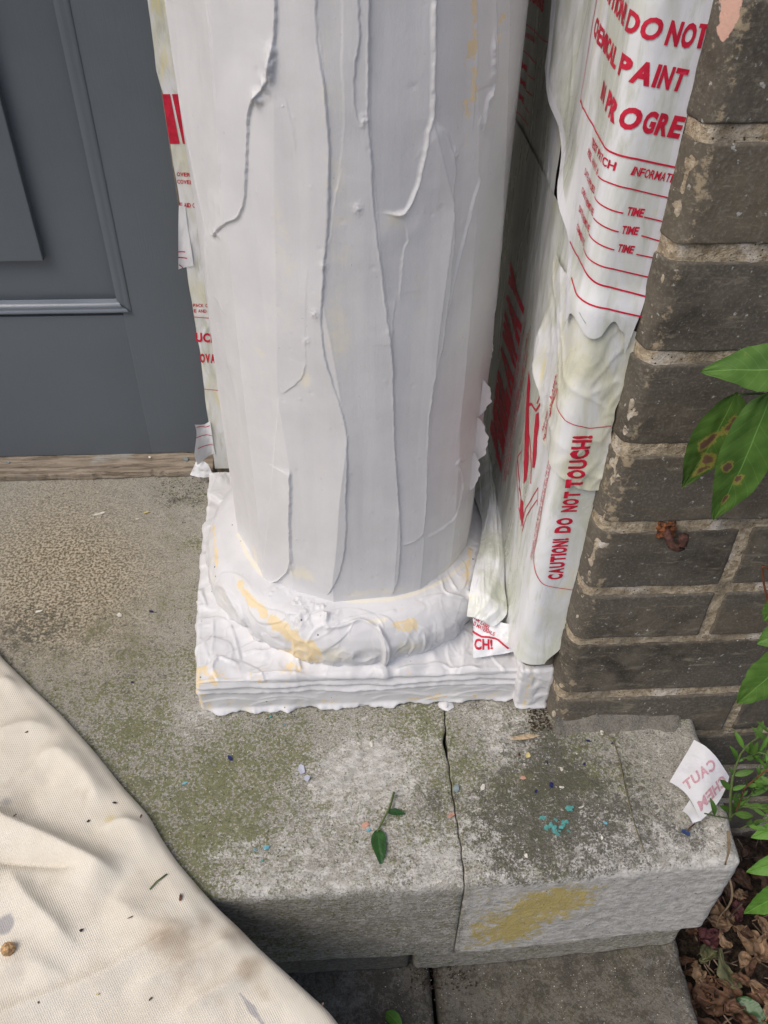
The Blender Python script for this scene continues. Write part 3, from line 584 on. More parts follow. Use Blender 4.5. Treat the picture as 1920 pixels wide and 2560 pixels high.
prof = np.array([(.122, .120), (.134, .1165), (.142, .1145), (.150, .1125), (.157, .107), (.163, .099), (.167, .089), (.1675, .080), (.166, .070), (.163, .061), (.159, .052), (.157, .044)])
pf = spline(prof, 110); rho, zz_ = pf[:, 0], pf[:, 1]
PHI, RHO = np.meshgrid(phs, rho, indexing='ij'); _, Z0 = np.meshgrid(phs, zz_, indexing='ij')
tn_ = np.gradient(pf, axis=0); nr = np.stack([-tn_[:, 1], tn_[:, 0]], 1); nr /= np.linalg.norm(nr, axis=1)[:, None]
if nr[40, 0] < 0: nr = -nr
X0 = CX+RHO*np.sin(PHI); Y0 = CY-RHO*np.cos(PHI)
def gloop(X, Y, Z, s=26., seed=0.):
    wx = fbm(X*s*.8+seed, Y*s*.8, Z*s*.8, 3); wy = fbm(X*s*.8+seed+31, Y*s*.8+7, Z*s*.8, 3)
    n = pn(X*s+wx*1.7+seed, Y*s+wy*1.7, Z*s*1.1+seed); rd = 1-np.abs(n); ridge = rd**10
    m = pn(X*s*2.3+wy*1.3, Y*s*2.3+wx*1.3+seed, Z*s*2.3); rd2 = (1-np.abs(m))**12
    return .0005*ridge+.0002*rd2+.0016*n+.0003*wx
mess = blobs(X0, Y0, [(*onz(640, 1318, .114)[:2], .013, 1.), (*onz(700, 1328, .114)[:2], .011, 1.), (*onz(600, 1290, .114)[:2], .010, .7)])
low = sm(.105, .075, Z0)
frontish = sm(.6, 1.1, np.abs(PHI-.1)*0+1)
G = gloop(X0, Y0, Z0, 17.)*(.35+1.8*low+.7*sm(.3, .8, PHI)*(1-low))
def gr(k):
    ph_ = rng.uniform(-1.5, 1.45); rr = rng.uniform(.140, .176); return CX+rr*math.sin(ph_), CY-rr*math.cos(ph_), ph_+rng.normal()*.35+(math.pi if rng.random() < .5 else 0), rng.uniform(.022, .055), rng.uniform(.006, .013), rng.uniform(.0012, .0028)
G += daubs(X0, Y0, 26, gr, .45)*sm(.121, .110, Z0)
G += mess*(.0075*np.maximum(0, fbm(X0*85, Y0*85, Z0*40, 3))+.0030)*(1-low)
G += ridges(X0, Y0, 0)*sm(.119, .112, Z0)
P = np.stack([np.clip(X0+nr[None, :, 0]*G*np.sin(PHI), -.1500, .1845), np.clip(Y0-nr[None, :, 0]*G*np.cos(PHI), .5395, .876), Z0+nr[None, :, 1]*G], -1)
def tb(lst): return [(*onz(a, b, z)[:2], r, w_) for a, b, z, r, w_ in lst]
def streak(X, Y, lst, z=.09):
    s = np.zeros_like(X)
    for pts, w_, a_ in lst:
        pl_ = spline([onz(a, b, z)[:2] for a, b in pts], 24); d, sg, t, L = polydist(X, Y, pl_); s = np.maximum(s, a_*np.exp(-(d/w_)**2))
    return s
yel = streak(X0, Y0, [([(522, 1290), (545, 1322), (575, 1345), (610, 1367), (650, 1388), (690, 1400)], .0040, .92), ([(575, 1370), (620, 1392), (660, 1416), (700, 1427)], .0022, 1.), ([(700, 1432), (750, 1437), (800, 1432)], .0018, .9), ([(466, 1160), (468, 1200), (472, 1240)], .0030, .75),
    ([(858, 1374), (892, 1368)], .0050, .95), ([(940, 1372), (958, 1366)], .0035, .8), ([(1012, 1225), (1003, 1290)], .0045, .7), ([(1000, 1395), (960, 1400), (900, 1425)], .0022, .8), ([(1030, 1250), (1034, 1238)], .005, .6)])
cre = streak(X0, Y0, [([(668, 1402), (700, 1406), (745, 1412), (770, 1418)], .0060, 1.2), ([(515, 1280), (560, 1335), (640, 1385), (700, 1415)], .009, .55), ([(866, 1395), (910, 1385), (950, 1372)], .004, 1.), ([(795, 1374), (830, 1370)], .0022, 1.1), ([(1010, 1215), (1003, 1300)], .009, .45), ([(455, 1120), (462, 1250), (500, 1310)], .007, .45)])
foot = [([(515, 1160), (535, 1205), (560, 1240), (590, 1262)], .0030, 1.), ([(620, 1270), (700, 1298), (780, 1306), (850, 1300), (900, 1285), (960, 1258), (1012, 1212)], .0028, 1.)]
cre = np.maximum(cre, streak(X0, Y0, foot, .114))
grid('base_ring', P, PASTE, col, flip=True, attrs={'stain': np.stack([yel, cre, np.ones_like(X0)], -1)}).data
# plinth --------------------------------------------------------------------
PX0, PX1, PY0, PY1 = -.152, .186, .5405, .878
def pl_d(V, N):
    X, Y, Z = V.T; X, Y, Z = X.copy(), Y.copy(), Z.copy()
    top = np.clip(N[:, 2], 0, 1); fr = np.clip(-N[:, 1], 0, 1); lf = np.clip(-N[:, 0], 0, 1)
    g = gloop(X, Y, Z, 15., 5.)*(2.2*top+.5*fr+.9*lf)
    gt = lambda k: (rng.choice([rng.uniform(-.155, -.09), rng.uniform(.10, .185)]), rng.uniform(.54, .62), rng.uniform(0, 6.28), rng.uniform(.02, .04), rng.uniform(.006, .013), rng.uniform(.001, .0026))
    g += top*daubs(X, Y, 16, gt, .6)+top*ridges(X, Y, 1)+lf*daubs(Y, Z, 14, lambda k: (rng.uniform(.54, .85), rng.uniform(0, .05), rng.uniform(-.3, .3), .03, .008, .0018))
    g += fr*.6*daubs(X, Z, 12, lambda k: (rng.uniform(-.15, .18), rng.uniform(.008, .03), rng.uniform(-.12, .12), .04, .006, .0012))
    d = np.hypot(X-CX, Y-CY)-.158; g += top*.013*np.exp(-np.maximum(d, 0)/.018)
    wv = .0022*fbm(X*9, 0, 6., 2)
    rg = np.zeros_like(X)
    for z0, h0, s0 in ((.0505, .0016, .1), (.0415, .0027, 2.1), (.0325, .0024, 4.4)):
        zc = z0+wv*.8+.0022*pn(X*13, s0, 1.)+.0006*pn(X*60, s0, 1.); u = Z-zc; amp = 1.35*h0*(.75+.5*pn(X*24, s0, 3.)+.25*pn(X*130, s0, 5.))
        rg += amp*np.where(u < 0, np.exp(-(u/.0011)**2), np.exp(-(u/.0042)**2))
    g += fr*rg
    V = V+N*g[:, None]
    # ragged skirt of paste at the foot
    lip = sm(.0085, .001, Z)*(1-top); amp = .0052*np.clip(.55+1.6*fbm(X*30, Y*30, 1., 4), 0, 2)
    V[:, 1] -= lip*amp*(fr > .3); V[:, 0] -= lip*amp*(lf > .3)
    V[:, 2] += (1-top)*sm(.012, 0, Z)*.0012*fbm(X*150, Y*150, 4., 2)
    # the plinth runs slightly out of square with the door
    V[:, 0] += -.05*(V[:, 1]-.56)*sm(.02, -.15, V[:, 0])
    return V
V, F = rbox(PX0, PX1, PY0, PY1, .0012, .052, r=.0045, res=.0013, disp=pl_d)
X, Y, Z = V.T
ysk = .33*sm(.028, .012, Z)*sm(.003, .010, Z)*(Y < .548)*np.clip(.75+1.3*pn(X*16, 2., 0.), 0, 1.6)+.4*np.exp(-((X+.146)/.012)**2)*(Y < .56)+np.where(Z > .046, blobs(X, Y, tb([(560, 1460, .05, .012, .5), (640, 1458, .05, .014, .5), (470, 1465, .05, .015, .4), (440, 1400, .05, .008, .4), (560, 1385, .055, .01, .4), (480, 1300, .055, .008, .5), (880, 1450, .05, .01, .3)])), 0)
crk = .25*sm(.03, .01, Z)*(Y < .548)+.3*blobs(X, Y, tb([(520, 1460, .05, .02, 1.), (640, 1440, .05, .02, .6), (1000, 1445, .05, .03, .8), (450, 1300, .05, .02, .4)]))
link('plinth', raw_mesh('plinth', V, F, attrs={'stain': np.stack([ysk, crk, np.ones_like(X)], 1)}), PASTE, col)
# torn flap of paste-stiff paper standing off the right flank of the shaft, and small peaks
def peak(px, py, z, h, r, tilt=(0, 0), name='paste_peak'):
    b = onz(px, py, z); n = 14; t = np.linspace(0, 1, 12); a = np.arange(n)*2*math.pi/n; TT, AA = np.meshgrid(t, a, indexing='ij')
    rr = r*(1-TT)**1.6*(1+.35*pn(AA*1.1+px, TT*3, 0.))
    P = np.stack([b[0]+rr*np.cos(AA)+tilt[0]*TT**2, b[1]+rr*np.sin(AA)+tilt[1]*TT**2, b[2]-.001+h*TT], -1)
    grid(name, P, PASTE, col, wrap=True, flip=True, attrs={'stain': np.zeros(P.shape)})
peak(1047, 1500, .006, .010, .006, (.004, -.003)); peak(963, 1521, .002, .005, .008, (0, -.008))
def flap(px, w_, h_, seed, name='paste_flap'):
    TT, UU = np.meshgrid(np.linspace(0, 1, 30), np.linspace(0, 1, 16), indexing='ij'); s0, z0 = oncyl(*px)
    out = w_*UU*np.sin(math.pi*TT)**.6*(1+.4*pn(TT*6+seed, 0, 0.)); s = s0/R+0*UU; rr = R-.002+out*.75
    ang = s+out*1.5; P = np.stack([CX+rr*np.sin(ang), CY-rr*np.cos(ang), z0+h_*(TT-.5)+.002*pn(UU*3, TT*5, seed)], -1)
    grid(name, P, PASTE, col, attrs={'stain': np.zeros(P.shape)})
flap((1043, 860), .012, .040, 1.); flap((1030, 955), .016, .055, 2.); flap((1020, 1020), .012, .05, 3.); flap((1062, 760), .006, .03, 4.)

# ------------------------------------------------------------------ door-case timber that the papers are stuck to
JX, JY = .180, .535
TIMB = flat('bare_jamb_timber', (.20, .17, .13), .8, .25, 90)
jm = empty('door_jamb', (JX, JY, 0), 'timber door-case pier between the column and the brick wall, wrapped in printed paper', 'door jamb')
box_obj('jamb_post', (JX+.0008, .2165, JY+.0008, 1.0, .003, 2.3), TIMB, jm, r=.0105, res=.05)
box_obj('back_board', (-.1665, JX, .9312, 1.0, .003, 2.3), TIMB, jm, r=.002, res=.05)
def blockd(V, N):
    g = gloop(V[:, 0], V[:, 1], V[:, 2], 30., 9.); V = V+N*(g*1.2)[:, None]; z = V[:, 2]; V[:, 1] -= .003*sm(.008, .001, z)*(N[:, 1] < -.2); return V
V, F = rbox(.1785, .2145, .5300, .56, .001, .064, r=.004, res=.0013, disp=blockd); X, Y, Z = V.T
link('foot_block', raw_mesh('foot_block', V, F, attrs={'stain': np.stack([.5*np.exp(-((X-.189)/.003)**2), .6*np.exp(-((X-.19)/.006)**2), np.ones_like(X)], 1)}), PASTE, jm)

# ------------------------------------------------------------------ printed papers on the jamb
def wrap(u, v, off):
    r = .009; q_ = r*math.pi/4; a = np.clip((u+q_)/(2*q_), 0, 1)*math.pi/2; x0 = JX-.0010
    X = np.where(u < -q_, x0, np.where(u > q_, x0+r+u-q_, x0+r-r*np.cos(a))); Y = np.where(u < -q_, JY+r-q_-u, np.where(u > q_, JY, JY+r-r*np.sin(a)))
    return np.stack([X-np.cos(a)*off, Y-np.sin(a)*off, v], -1)
def crease(u, v, s, seed, ang=0.):
    c_, s_ = math.cos(ang), math.sin(ang); a = u*c_+v*s_; b = -u*s_+v*c_
    wx = fbm(a*s*.6+seed, b*s*.3, seed, 3); n = pn(a*s+wx, b*s*.22+wx*.6, seed); return (1-np.abs(n))**6*.6+.3*n
class Sheet:
    def __init__(s, name, label, off, fn, uL, uR, vB, vT, mat=None, res=.0016, rag=.0012, map_=wrap, group='printed paper covers', cat='paper sheet', maskf=None, soak_shade=None, dry=None):
        s.off, s.fn, s.map = off, fn, map_; p = s.S(np.array([uL(.5)*.5+uR(.5)*.5]), np.array([vB(.5)*.5+vT(.5)*.5]))[0]
        s.e = empty(name, tuple(float(q) for q in p), label, cat, group)
        v0 = min(vB(0), vB(1), vB(.5)); v1 = max(vT(0), vT(1), vT(.5)); u0 = min(uL(0), uL(.5), uL(1)); u1 = max(uR(0), uR(.5), uR(1))
        n = int((v1-v0)/res); m = int((u1-u0)/res); B, A = np.meshgrid(np.linspace(0, 1, n), np.linspace(0, 1, m), indexing='ij')
        vb = vB(A)+rag*fbm(A*m*.02, 3.1, u0*50, 3); vt = vT(A)+rag*fbm(A*m*.02, 7.7, u0*50, 3); Vv = vb+(vt-vb)*B
        ul = uL(B)+rag*fbm(B*n*.02, 1.1, v0*50, 3); ur = uR(B)+rag*fbm(B*n*.03, 5.1, v0*50, 4); Uu = ul+(ur-ul)*A
        s.mesh = grid('sheet', s.S(Uu, Vv), mat or PAPER, s.e, mask=maskf(Uu, Vv) if maskf else None, attrs={'soak_shade': np.stack([(soak_shade(Uu, Vv) if soak_shade else 0*Uu), (dry(Uu, Vv) if dry else 0*Uu), 0*Uu], -1)})
    def S(s, u, v): return s.map(u, v, s.off+s.fn(u, v))
    def lift(s, u, v, h=.00045):
        e = .0006; P = s.S(u, v); Tu = s.S(u+e, v)-s.S(u-e, v); Tv = s.S(u, v+e)-s.S(u, v-e); N = np.cross(Tu, Tv); N /= np.linalg.norm(N, axis=-1)[..., None]+1e-12
        c = np.array([0, 0, CAMH])-P; 
        sgn = np.sign((N*np.array([-.5, -.8, .3])).sum(-1))[..., None]
        return P+N*sgn*h
_fc = {}
def glyphs(txt, bold):
    k = (txt, bold)
    if k not in _fc:
        cu = bpy.data.curves.new('t', 'FONT'); cu.body = txt; cu.size = 1; cu.offset = bold; cu.resolution_u = 3
        ob = bpy.data.objects.new('t', cu); COL.objects.link(ob); dg = bpy.context.evaluated_depsgraph_get(); me = bpy.data.meshes.new_from_object(ob.evaluated_get(dg))
        bm = bmesh.new(); bm.from_mesh(me); bpy.data.objects.remove(ob); bpy.data.meshes.remove(me); _fc[k] = bm
    return _fc[k].copy()
def lettering(sheet, items, name='lettering', mat=None, cell=.0022):
    """items: ('T', text, (u0,v0), (u1,v1), cap height, bold, slant) or ('L', [(u,v)...], width) or ('P', [(u,v)...])"""
    out = bmesh.new()
    for it in items:
        if it[0] == 'T':
            _, txt, p0, p1, h, bold = it[:6]; mir = len(it) > 6 and it[6]
            caph = .729; p0 = np.array(p0); p1 = np.array(p1); d = p1-p0; L = np.hypot(*d); d = d/L; nn = np.array([-d[1], d[0]])*(-1 if mir else 1)
            wd_ = [{' ': .5, 'I': .34, '!': .34, 'M': 1.22, 'W': 1.3, '#': 1.}.get(c, 1.) for c in txt]; tot = sum(wd_)+.10*(len(txt)-1); pos = 0; bm = bmesh.new()
            for c, wc in zip(txt, wd_):
                if c != ' ':
                    g_ = glyphs(c, bold*.95); xs = [v.co.x for v in g_.verts]; x0, x1 = min(xs), max(xs)
                    for v in g_.verts:
                        q = p0+d*(pos+(v.co.x-x0)/(x1-x0)*wc)/tot*L+nn*v.co.y/caph*h; v.co = (q[0], q[1], 0)
                    mt_ = bpy.data.meshes.new('x'); g_.to_mesh(mt_); bm.from_mesh(mt_); g_.free(); bpy.data.meshes.remove(mt_)
                pos += wc+.10
        elif it[0] == 'P':
            bm = bmesh.new(); vs = [bm.verts.new((*p, 0)) for p in it[1]]; f = bm.faces.new(vs); bmesh.ops.triangulate(bm, faces=[f])
        else:
            bm = bmesh.new(); pl = spline(it[1], max(3, int(sum(np.hypot(*(np.array(a)-np.array(b))) for a, b in zip(it[1][:-1], it[1][1:]))/.0015)+2)); T = np.gradient(pl, axis=0); T /= np.linalg.norm(T, axis=1)[:, None]; Nn = np.stack([-T[:, 1], T[:, 0]], 1)
            a = [bm.verts.new((*(p+n*it[2]/2), 0)) for p, n in zip(pl, Nn)]; b = [bm.verts.new((*(p-n*it[2]/2), 0)) for p, n in zip(pl, Nn)]
            for i in range(len(pl)-1): bm.faces.new((a[i], a[i+1], b[i+1], b[i]))
        if it[0] != 'L':
            bb = np.array([v.co[:2] for v in bm.verts]); lo, hi = bb.min(0), bb.max(0)
            for ax in (0, 1):
                k = math.ceil(lo[ax]/cell)
                while k*cell < hi[ax]:
                    c = [0, 0, 0]; c[ax] = k*cell; no = [0, 0, 0]; no[ax] = 1
                    bmesh.ops.bisect_plane(bm, geom=bm.verts[:]+bm.edges[:]+bm.faces[:], plane_co=c, plane_no=no, dist=1e-7); k += 1
        me = bpy.data.meshes.new('x'); bm.to_mesh(me); out.from_mesh(me); bm.free(); bpy.data.meshes.remove(me)
    uv = np.array([v.co[:2] for v in out.verts]); P = sheet.lift(uv[:, 0], uv[:, 1])
    for v, p in zip(out.verts, P): v.co = p
    me = bpy.data.meshes.new(name); out.to_mesh(me); out.free(); return link(name, me, mat or RED, sheet.e)

def curl(u, v, u0, k): return k*sm(u0+.012, u0, u)
# rear sheet, deep inside the reveal
f1 = lambda u, v: .0014*crease(u, v, 30, 1.3, .25)*sm(-.36, -.2, u)+.0012*fbm(u*20, v*8, 1., 3)+.0012
back = Sheet('paper_sheet', 'shaded grey-white printed sheet deep in the gap behind the column, with small red form lines', .0010, f1, lambda b: -.385+0*b, lambda b: -.13+0*b, lambda a: .36+0*a, lambda a: .80+0*a, soak_shade=lambda u, v: .15+.65*sm(-.14, -.24, u))  # darkens inward, shade of the recess put into the wet colour
def ln(pts, w_=.0009): return ('L', pts, w_)
lettering(back, [('T', 'IN PROGRESS', (-.345, .596), (-.243, .600), .009, .03), ln([(-.33, .577), (-.26, .581), (-.205, .586)]), ('T', 'PEEL AWAY ORIGINAL', (-.318, .567), (-.261, .573), .0045, .02),
    ln([(-.33, .556), (-.246, .561)]), ('T', 'TIME', (-.315, .543), (-.283, .545), .005, .02), ln([(-.279, .544), (-.246, .549)]), ('T', 'TIME', (-.313, .530), (-.281, .532), .005, .02), ln([(-.279, .531), (-.246, .536)]), ('T', 'TIME', (-.312, .517), (-.281, .519), .005, .02), ln([(-.275, .518), (-.25, .521)]),
    ln([(-.33, .503), (-.248, .511)]), ln([(-.33, .488), (-.265, .495)]), ln([(-.33, .476), (-.247, .482)]), ln([(-.232, .66), (-.214, .64), (-.207, .612), (-.205, .586)])])
# lower sheet with the big wordmark
def f2(u, v):
    w_ = .0016*crease(u, v, 26, 4.2, .1)*sm(.34, .22, v)*1.0+.0012*crease(u, v, 22, 8.8, .3)*sm(.26, .36, v)+.0010*fbm(u*16, v*7, 3., 3)+.0014
    w_ = w_*(1-.75*sm(-.006, .004, u)*sm(.30, .27, v)); return w_+.005*sm(.13, .05, v)*sm(.02, -.03, u)+.006*sm(.12, .07, v)*sm(-.01, .015, u)
low_s = Sheet('paper_sheet', 'large lower sheet with red wordmark on its side and upright warning along its front strip', .0022, f2, lambda b: -.385+0*b, lambda b: .0335-.002*sm(.1, .0, b)-.012*sm(.08, 0, b), lambda a: .060+.018*sm(.75, 1, a)-.002*sm(.6, .3, a), lambda a: .50-.07*sm(.7, 1., a)-.06*sm(.9, 1, a), soak_shade=lambda u, v: .05+.65*sm(-.03, -.16, u)*sm(.05, .16, v))  # wet grey grows towards the column gap, as painted shade
LW = []
def lw_line(a, b): return (a, b)
LW.append(('T', 'PEEL', (-.2375, .182), (-.2300, .258), .052, .052))    # tilted up the sheet: read from below
LW[-1] = ('T', 'PEEL', (-.182, .178), (-.180, .270), .060, .13); LW.append(('T', 'AWAY', (-.180, .274), (-.178, .384), .060, .13))
for k, (a, b) in enumerate(((.205, .36), (.20, .33), (.21, .37), (.20, .30), (.205, .365), (.22, .35))):
    LW.append(('T', ('PEEL AWAY PROTECTIVE COVER FOR PAINT REMOVER', 'DO NOT REUSE COVER ONCE IT HAS BEEN APPLIED', 'APPLY SHINY SIDE DOWN ON THE WET PASTE', 'KEEP AWAY FROM CHILDREN', 'READ THE LABEL ON THE PAIL BEFORE USE OF COVER', 'IN CASE OF CONTACT RINSE WITH WATER')[k], (-.174+k*.0068, a-.02), (-.168+k*.0068, b), .0038, .01))
LW.append(('T', 'CAUTION!', (.0195, .1955), (.0175, .247), .0125, .052)); LW.append(('T', 'DO', (.0175, .2535), (.0175, .271), .0125, .052)); LW.append(('T', 'NOT', (.0190, .278), (.0188, .301), .0125, .052))
LW.append(ln([(-.0085, .382), (-.006, .36), (-.0085, .30), (-.007, .25), (-.0055, .215), (-.002, .200), (.004, .1885), (.011, .1855), (.0335, .180)], .0007))
for k, (u_, t_) in enumerate(((-.0145, 'READ LABEL AND OTHER MATERIALS BEFORE USING THIS PRODUCT'), (-.0105, 'TO REMOVE CONTACT YOUR DEALER FOR CLEAN UP AND DISPOSAL'))): LW.append(('T', t_, (u_+.003, .207), (u_, .325+.04*k), .0026, .01))
# red cartouche lines and the stooping worker emblem (plain silhouette of strokes)
LW += [('P', [(-.118, .340), (-.112, .318), (-.104, .300), (-.098, .282), (-.086, .262), (-.078, .240), (-.070, .252), (-.074, .276), (-.084, .292), (-.098, .312), (-.106, .334)]),
       ('P', [(-.076, .322), (-.068, .330), (-.060, .322), (-.060, .308), (-.052, .296), (-.050, .282), (-.058, .276), (-.066, .292), (-.072, .306)]),
       ln([(-.104, .312), (-.092, .322), (-.078, .324), (-.066, .340), (-.060, .352)], .0024), ln([(-.096, .288), (-.082, .292), (-.070, .284), (-.062, .272), (-.052, .262)], .0022),
       ln([(-.078, .332), (-.070, .345), (-.058, .350)], .0016), ln([(-.108, .245), (-.088, .228), (-.070, .222), (-.056, .206)], .0030), ln([(-.100, .262), (-.110, .248), (-.108, .232), (-.088, .215), (-.066, .205)], .0013),
       ln([(-.062, .20), (-.056, .228), (-.046, .246), (-.030, .276)], .0012), ln([(-.055, .20), (-.049, .226), (-.040, .242), (-.026, .265)], .0012), ln([(-.030, .276), (-.022, .262)], .0012),
       ('P', [(-.078, .222), (-.066, .228), (-.058, .216), (-.062, .204), (-.074, .210)])]
lettering(low_s, LW)
# middle crumpled scrap
def f3(u, v): return .0036+.0020*crease(u, v, 24, 12.2, .9)+.0016*crease(u, v, 44, 3.2, -.5)+.0012*fbm(u*22, v*12, 6., 2)+.006*sm(-.055, -.075, u)*sm(.42, .36, v)
mid = Sheet('paper_sheet', 'crumpled yellowish middle scrap stuck over the corner, carrying the last word of the upright warning', .0034, f3, lambda b: -.090+.055*sm(.42, .0, b)+.01*b, lambda b: .034+.004*np.sin(b*9)+.003*sm(.3, .1, b), lambda a: .330-.024*sm(.3, .8, a), lambda a: .470-.02*sm(.7, 1, a), rag=.003, mat=YPAPER)
lettering(mid, [('T', 'TOUCH!', (.0175, .3085), (.0165, .3625), .0120, .052), ln([(-.012, .392), (-.010, .384), (.002, .373), (.014, .369), (.030, .371)], .0007), ln([(-.012, .392), (-.016, .374), (-.019, .358), (-.021, .340), (-.026, .332)], .0007),
    ('T', 'LABEL', (-.021, .375), (-.022, .398), .0042, .02), ('T', 'MATERIALS', (-.0155, .362), (-.0155, .394), .0040, .02), ('T', 'ANY TANK', (-.030, .336), (-.025, .360), .0045, .02), ('T', 'YOU AND', (-.024, .330), (-.020, .354), .0042, .02)])
# upper sheet
def f4(u, v): return .0012+.0016*crease(u, v, 24, 2.7, .1)*sm(.0, -.02, u)+.0007*fbm(u*30, v*12, 9., 3)+.010*sm(-.105, -.135, u)*sm(.50, .58, v)+.012*sm(-.05, -.085, u)*sm(.55, .49, v)+.004*sm(.49, .465, v)
upL = lambda b: -.018-.135*np.clip((b-.02)/.33, 0, 1)**1.0-.05*sm(.35, .9, b)
up = Sheet('paper_sheet', 'upper sheet with large red warning heading and time lines, its left edge peeling', .0052, f4, upL, lambda b: .0345+.002*np.sin(b*14)-.004*sm(.1, 0, b), lambda a: .455+.008*sm(.5, 1, a)-.026*np.exp(-((a-.93)/.05)**2)-.006*np.sin(a*17), lambda a: .82+0*a, rag=.0014, soak_shade=lambda u, v: .16+.30*sm(-.03, -.12, u), dry=lambda u, v: 1.1*sm(.020, .006, u-upL(np.clip((v-.452)/.368, 0, 1)))+.9*sm(.026, .031, u))
lettering(up, [('T', 'CAUTION! DO', (-.066, .648), (.0065, .638), .0110, .04), ('T', 'NO', (.0098, .6365), (.0262, .6345), .0118, .052), ln([(.0278, .6455), (.0345, .6450)], .0022), ln([(.0306, .645), (.0303, .634)], .0026),
    ('T', 'CHEMICAL', (-.0745, .6230), (-.0145, .6175), .0105, .04), ('T', 'PAINT', (-.0090, .6170), (.0262, .6115), .0115, .052), ('T', 'IN', (-.034, .5960), (-.0245, .5950), .0105, .04), ('T', 'PROGRE', (-.0195, .5935), (.0310, .5850), .0118, .052), 
    ln([(-.0795, .66), (-.0795, .645), (-.0805, .582), (-.070, .579)], .0008), ln([(-.0805, .5805), (-.040, .577), (.003, .5735), (.0345, .567)], .0012),
    ('T', 'TEST PATCH', (-.036, .5660), (.0005, .5640), .0052, .03), ('T', 'INFORMATI', (.0062, .5630), (.0325, .5580), .0054, .02),
    ('T', 'PEEL AWAY #', (-.041, .5580), (-.011, .5555), .0048, .02), ln([(-.0095, .5555), (0, .5560), (.034, .5480)], .0009),
    ('T', 'DATE APPLIED', (-.041, .5450), (-.011, .5430), .0046, .02), ln([(-.0095, .5425), (.0065, .5385)], .0009), ('T', 'TIME', (.0080, .5375), (.0192, .5360), .0054, .035), ln([(.0200, .5360), (.034, .5325)], .0009),
    ('T', 'CHECK REMOVE', (-.041, .5325), (-.0065, .5305), .0046, .02), ln([(-.0055, .5300), (.0062, .5260)], .0009), ('T', 'TIME', (.0072, .5250), (.0184, .5240), .0054, .035), ln([(.0210, .5235), (.034, .5195)], .0009),
    ('T', 'DATE REMOVE', (-.040, .5200), (-.008, .5185), .0046, .02), ln([(-.007, .5180), (.0060, .5135)], .0009), ('T', 'TIME', (.0070, .5125), (.0180, .5110), .0054, .035), ln([(.0205, .5105), (.034, .5075)], .0009),
    ('T', 'COMMENTS', (-.038, .5080), (-.0130, .5060), .0046, .02), ln([(-.012, .5055), (.0035, .5010), (.034, .4935)], .0010), ln([(-.048, .494), (-.006, .4945), (.0015, .4885), (.034, .4800)], .0012), ln([(-.022, .4790), (.002, .4735), (.034, .4660)], .0012)])

# back sheet filling the wall behind the column, and the strip on the left of the shaft
def wback(u, v, off): return np.stack([u, .9310-off, v], -1)
bk = Sheet('paper_sheet', 'plain dim sheet on the board directly behind the column', .0008, lambda u, v: .0016*crease(u, v, 20, 5.5)+.0006, lambda b: -.150+0*b, lambda b: .178+0*b, lambda a: .05+0*a, lambda a: .80+0*a, map_=wback, res=.004, soak_shade=lambda u, v: .9+0*u)
def f5(u, v): return .0010+.0012*crease(u, v, 30, 7.7)+.0006*fbm(u*40, v*14, 2., 2)
def lmap(u, v, off): return np.stack([u, .9300-off, v], -1)
EDG = np.array([(.82, -.166), (.578, -.1657), (.52, -.1675), (.497, -.164), (.449, -.1636), (.40, -.1635), (.30, -.166), (.266, -.1655), (.23, -.166), (.203, -.1655), (.12, -.1675), (.02, -.168)])
ledge = lambda v: np.interp(v, EDG[::-1, 0], EDG[::-1, 1])
lstrip = Sheet('paper_sheet', 'narrow printed strip between the grey door and the column with a big red letter fragment', .0024, f5, lambda b: ledge(.02+.80*b), lambda b: -.120+0*b, lambda a: .018+0*a, lambda a: .82+0*a, map_=lmap, rag=.0012, mat=YPAPER)
lettering(lstrip, [('P', [(-.1648, .4975), (-.1572, .4975), (-.1545, .4495), (-.1644, .4495)]), ('P', [(-.1552, .4975), (-.148, .4975), (-.138, .4495), (-.1512, .4495)]), ('T', 'OVER', (-.1620, .4165), (-.148, .4155), .0042, .02), ('T', 'COVER', (-.1630, .4085), (-.146, .4075), .0042, .02), ('T', 'E AID ON', (-.1640, .3830), (-.144, .3820), .0050, .02),
    ('T', 'PACK OR', (-.1655, .2630), (-.145, .2625), .0042, .02), ('T', 'E AND M', (-.1655, .2560), (-.145, .2550), .0042, .02), ln([(-.167, .250), (-.140, .247)], .0008), ('T', 'UCH', (-.1685, .2170), (-.142, .2150), .0120, .052), ('T', 'OVAL', (-.1665, .1880), (-.142, .1860), .0120, .052), ln([(-.167, .148), (-.14, .144)], .0008)], 'lettering')
def tabmap(u, v, off): return np.stack([u, .9265-off-.012*sm(-.166, -.19, u), v], -1)
t1 = Sheet('paper_scrap', 'small torn tab sticking out over the door edge beside the strip, upper of the two', .001, lambda u, v: .001*fbm(u*40, v*20), lambda b: -.1640-.0105*(1-b)**.8, lambda b: -.158+0*b, lambda a: .3125+.002*a, lambda a: .385-.002*a, mat=DRYPAPER, map_=tabmap, group='torn paper tabs', cat='paper scrap', rag=.0006)
lettering(t1, [ln([(-.1735, .333), (-.165, .332)], .0012), ln([(-.1735, .3265), (-.164, .3245)], .0012), ln([(-.1735, .318), (-.170, .3135)], .001)])
t2 = Sheet('paper_scrap', 'torn white tab with three red lines at the foot of the door edge', .0012, lambda u, v: .0016*fbm(u*50, v*30, 2.)+.003*np.sin(u*150), lambda b: -.1885+.004*b-.002*np.sin(b*6), lambda b: -.1650+0*b, lambda a: .036+.009*a, lambda a: .1000-.006*np.sin(a*3.1), mat=DRYPAPER, map_=tabmap, group='torn paper tabs', cat='paper scrap', rag=.0005)
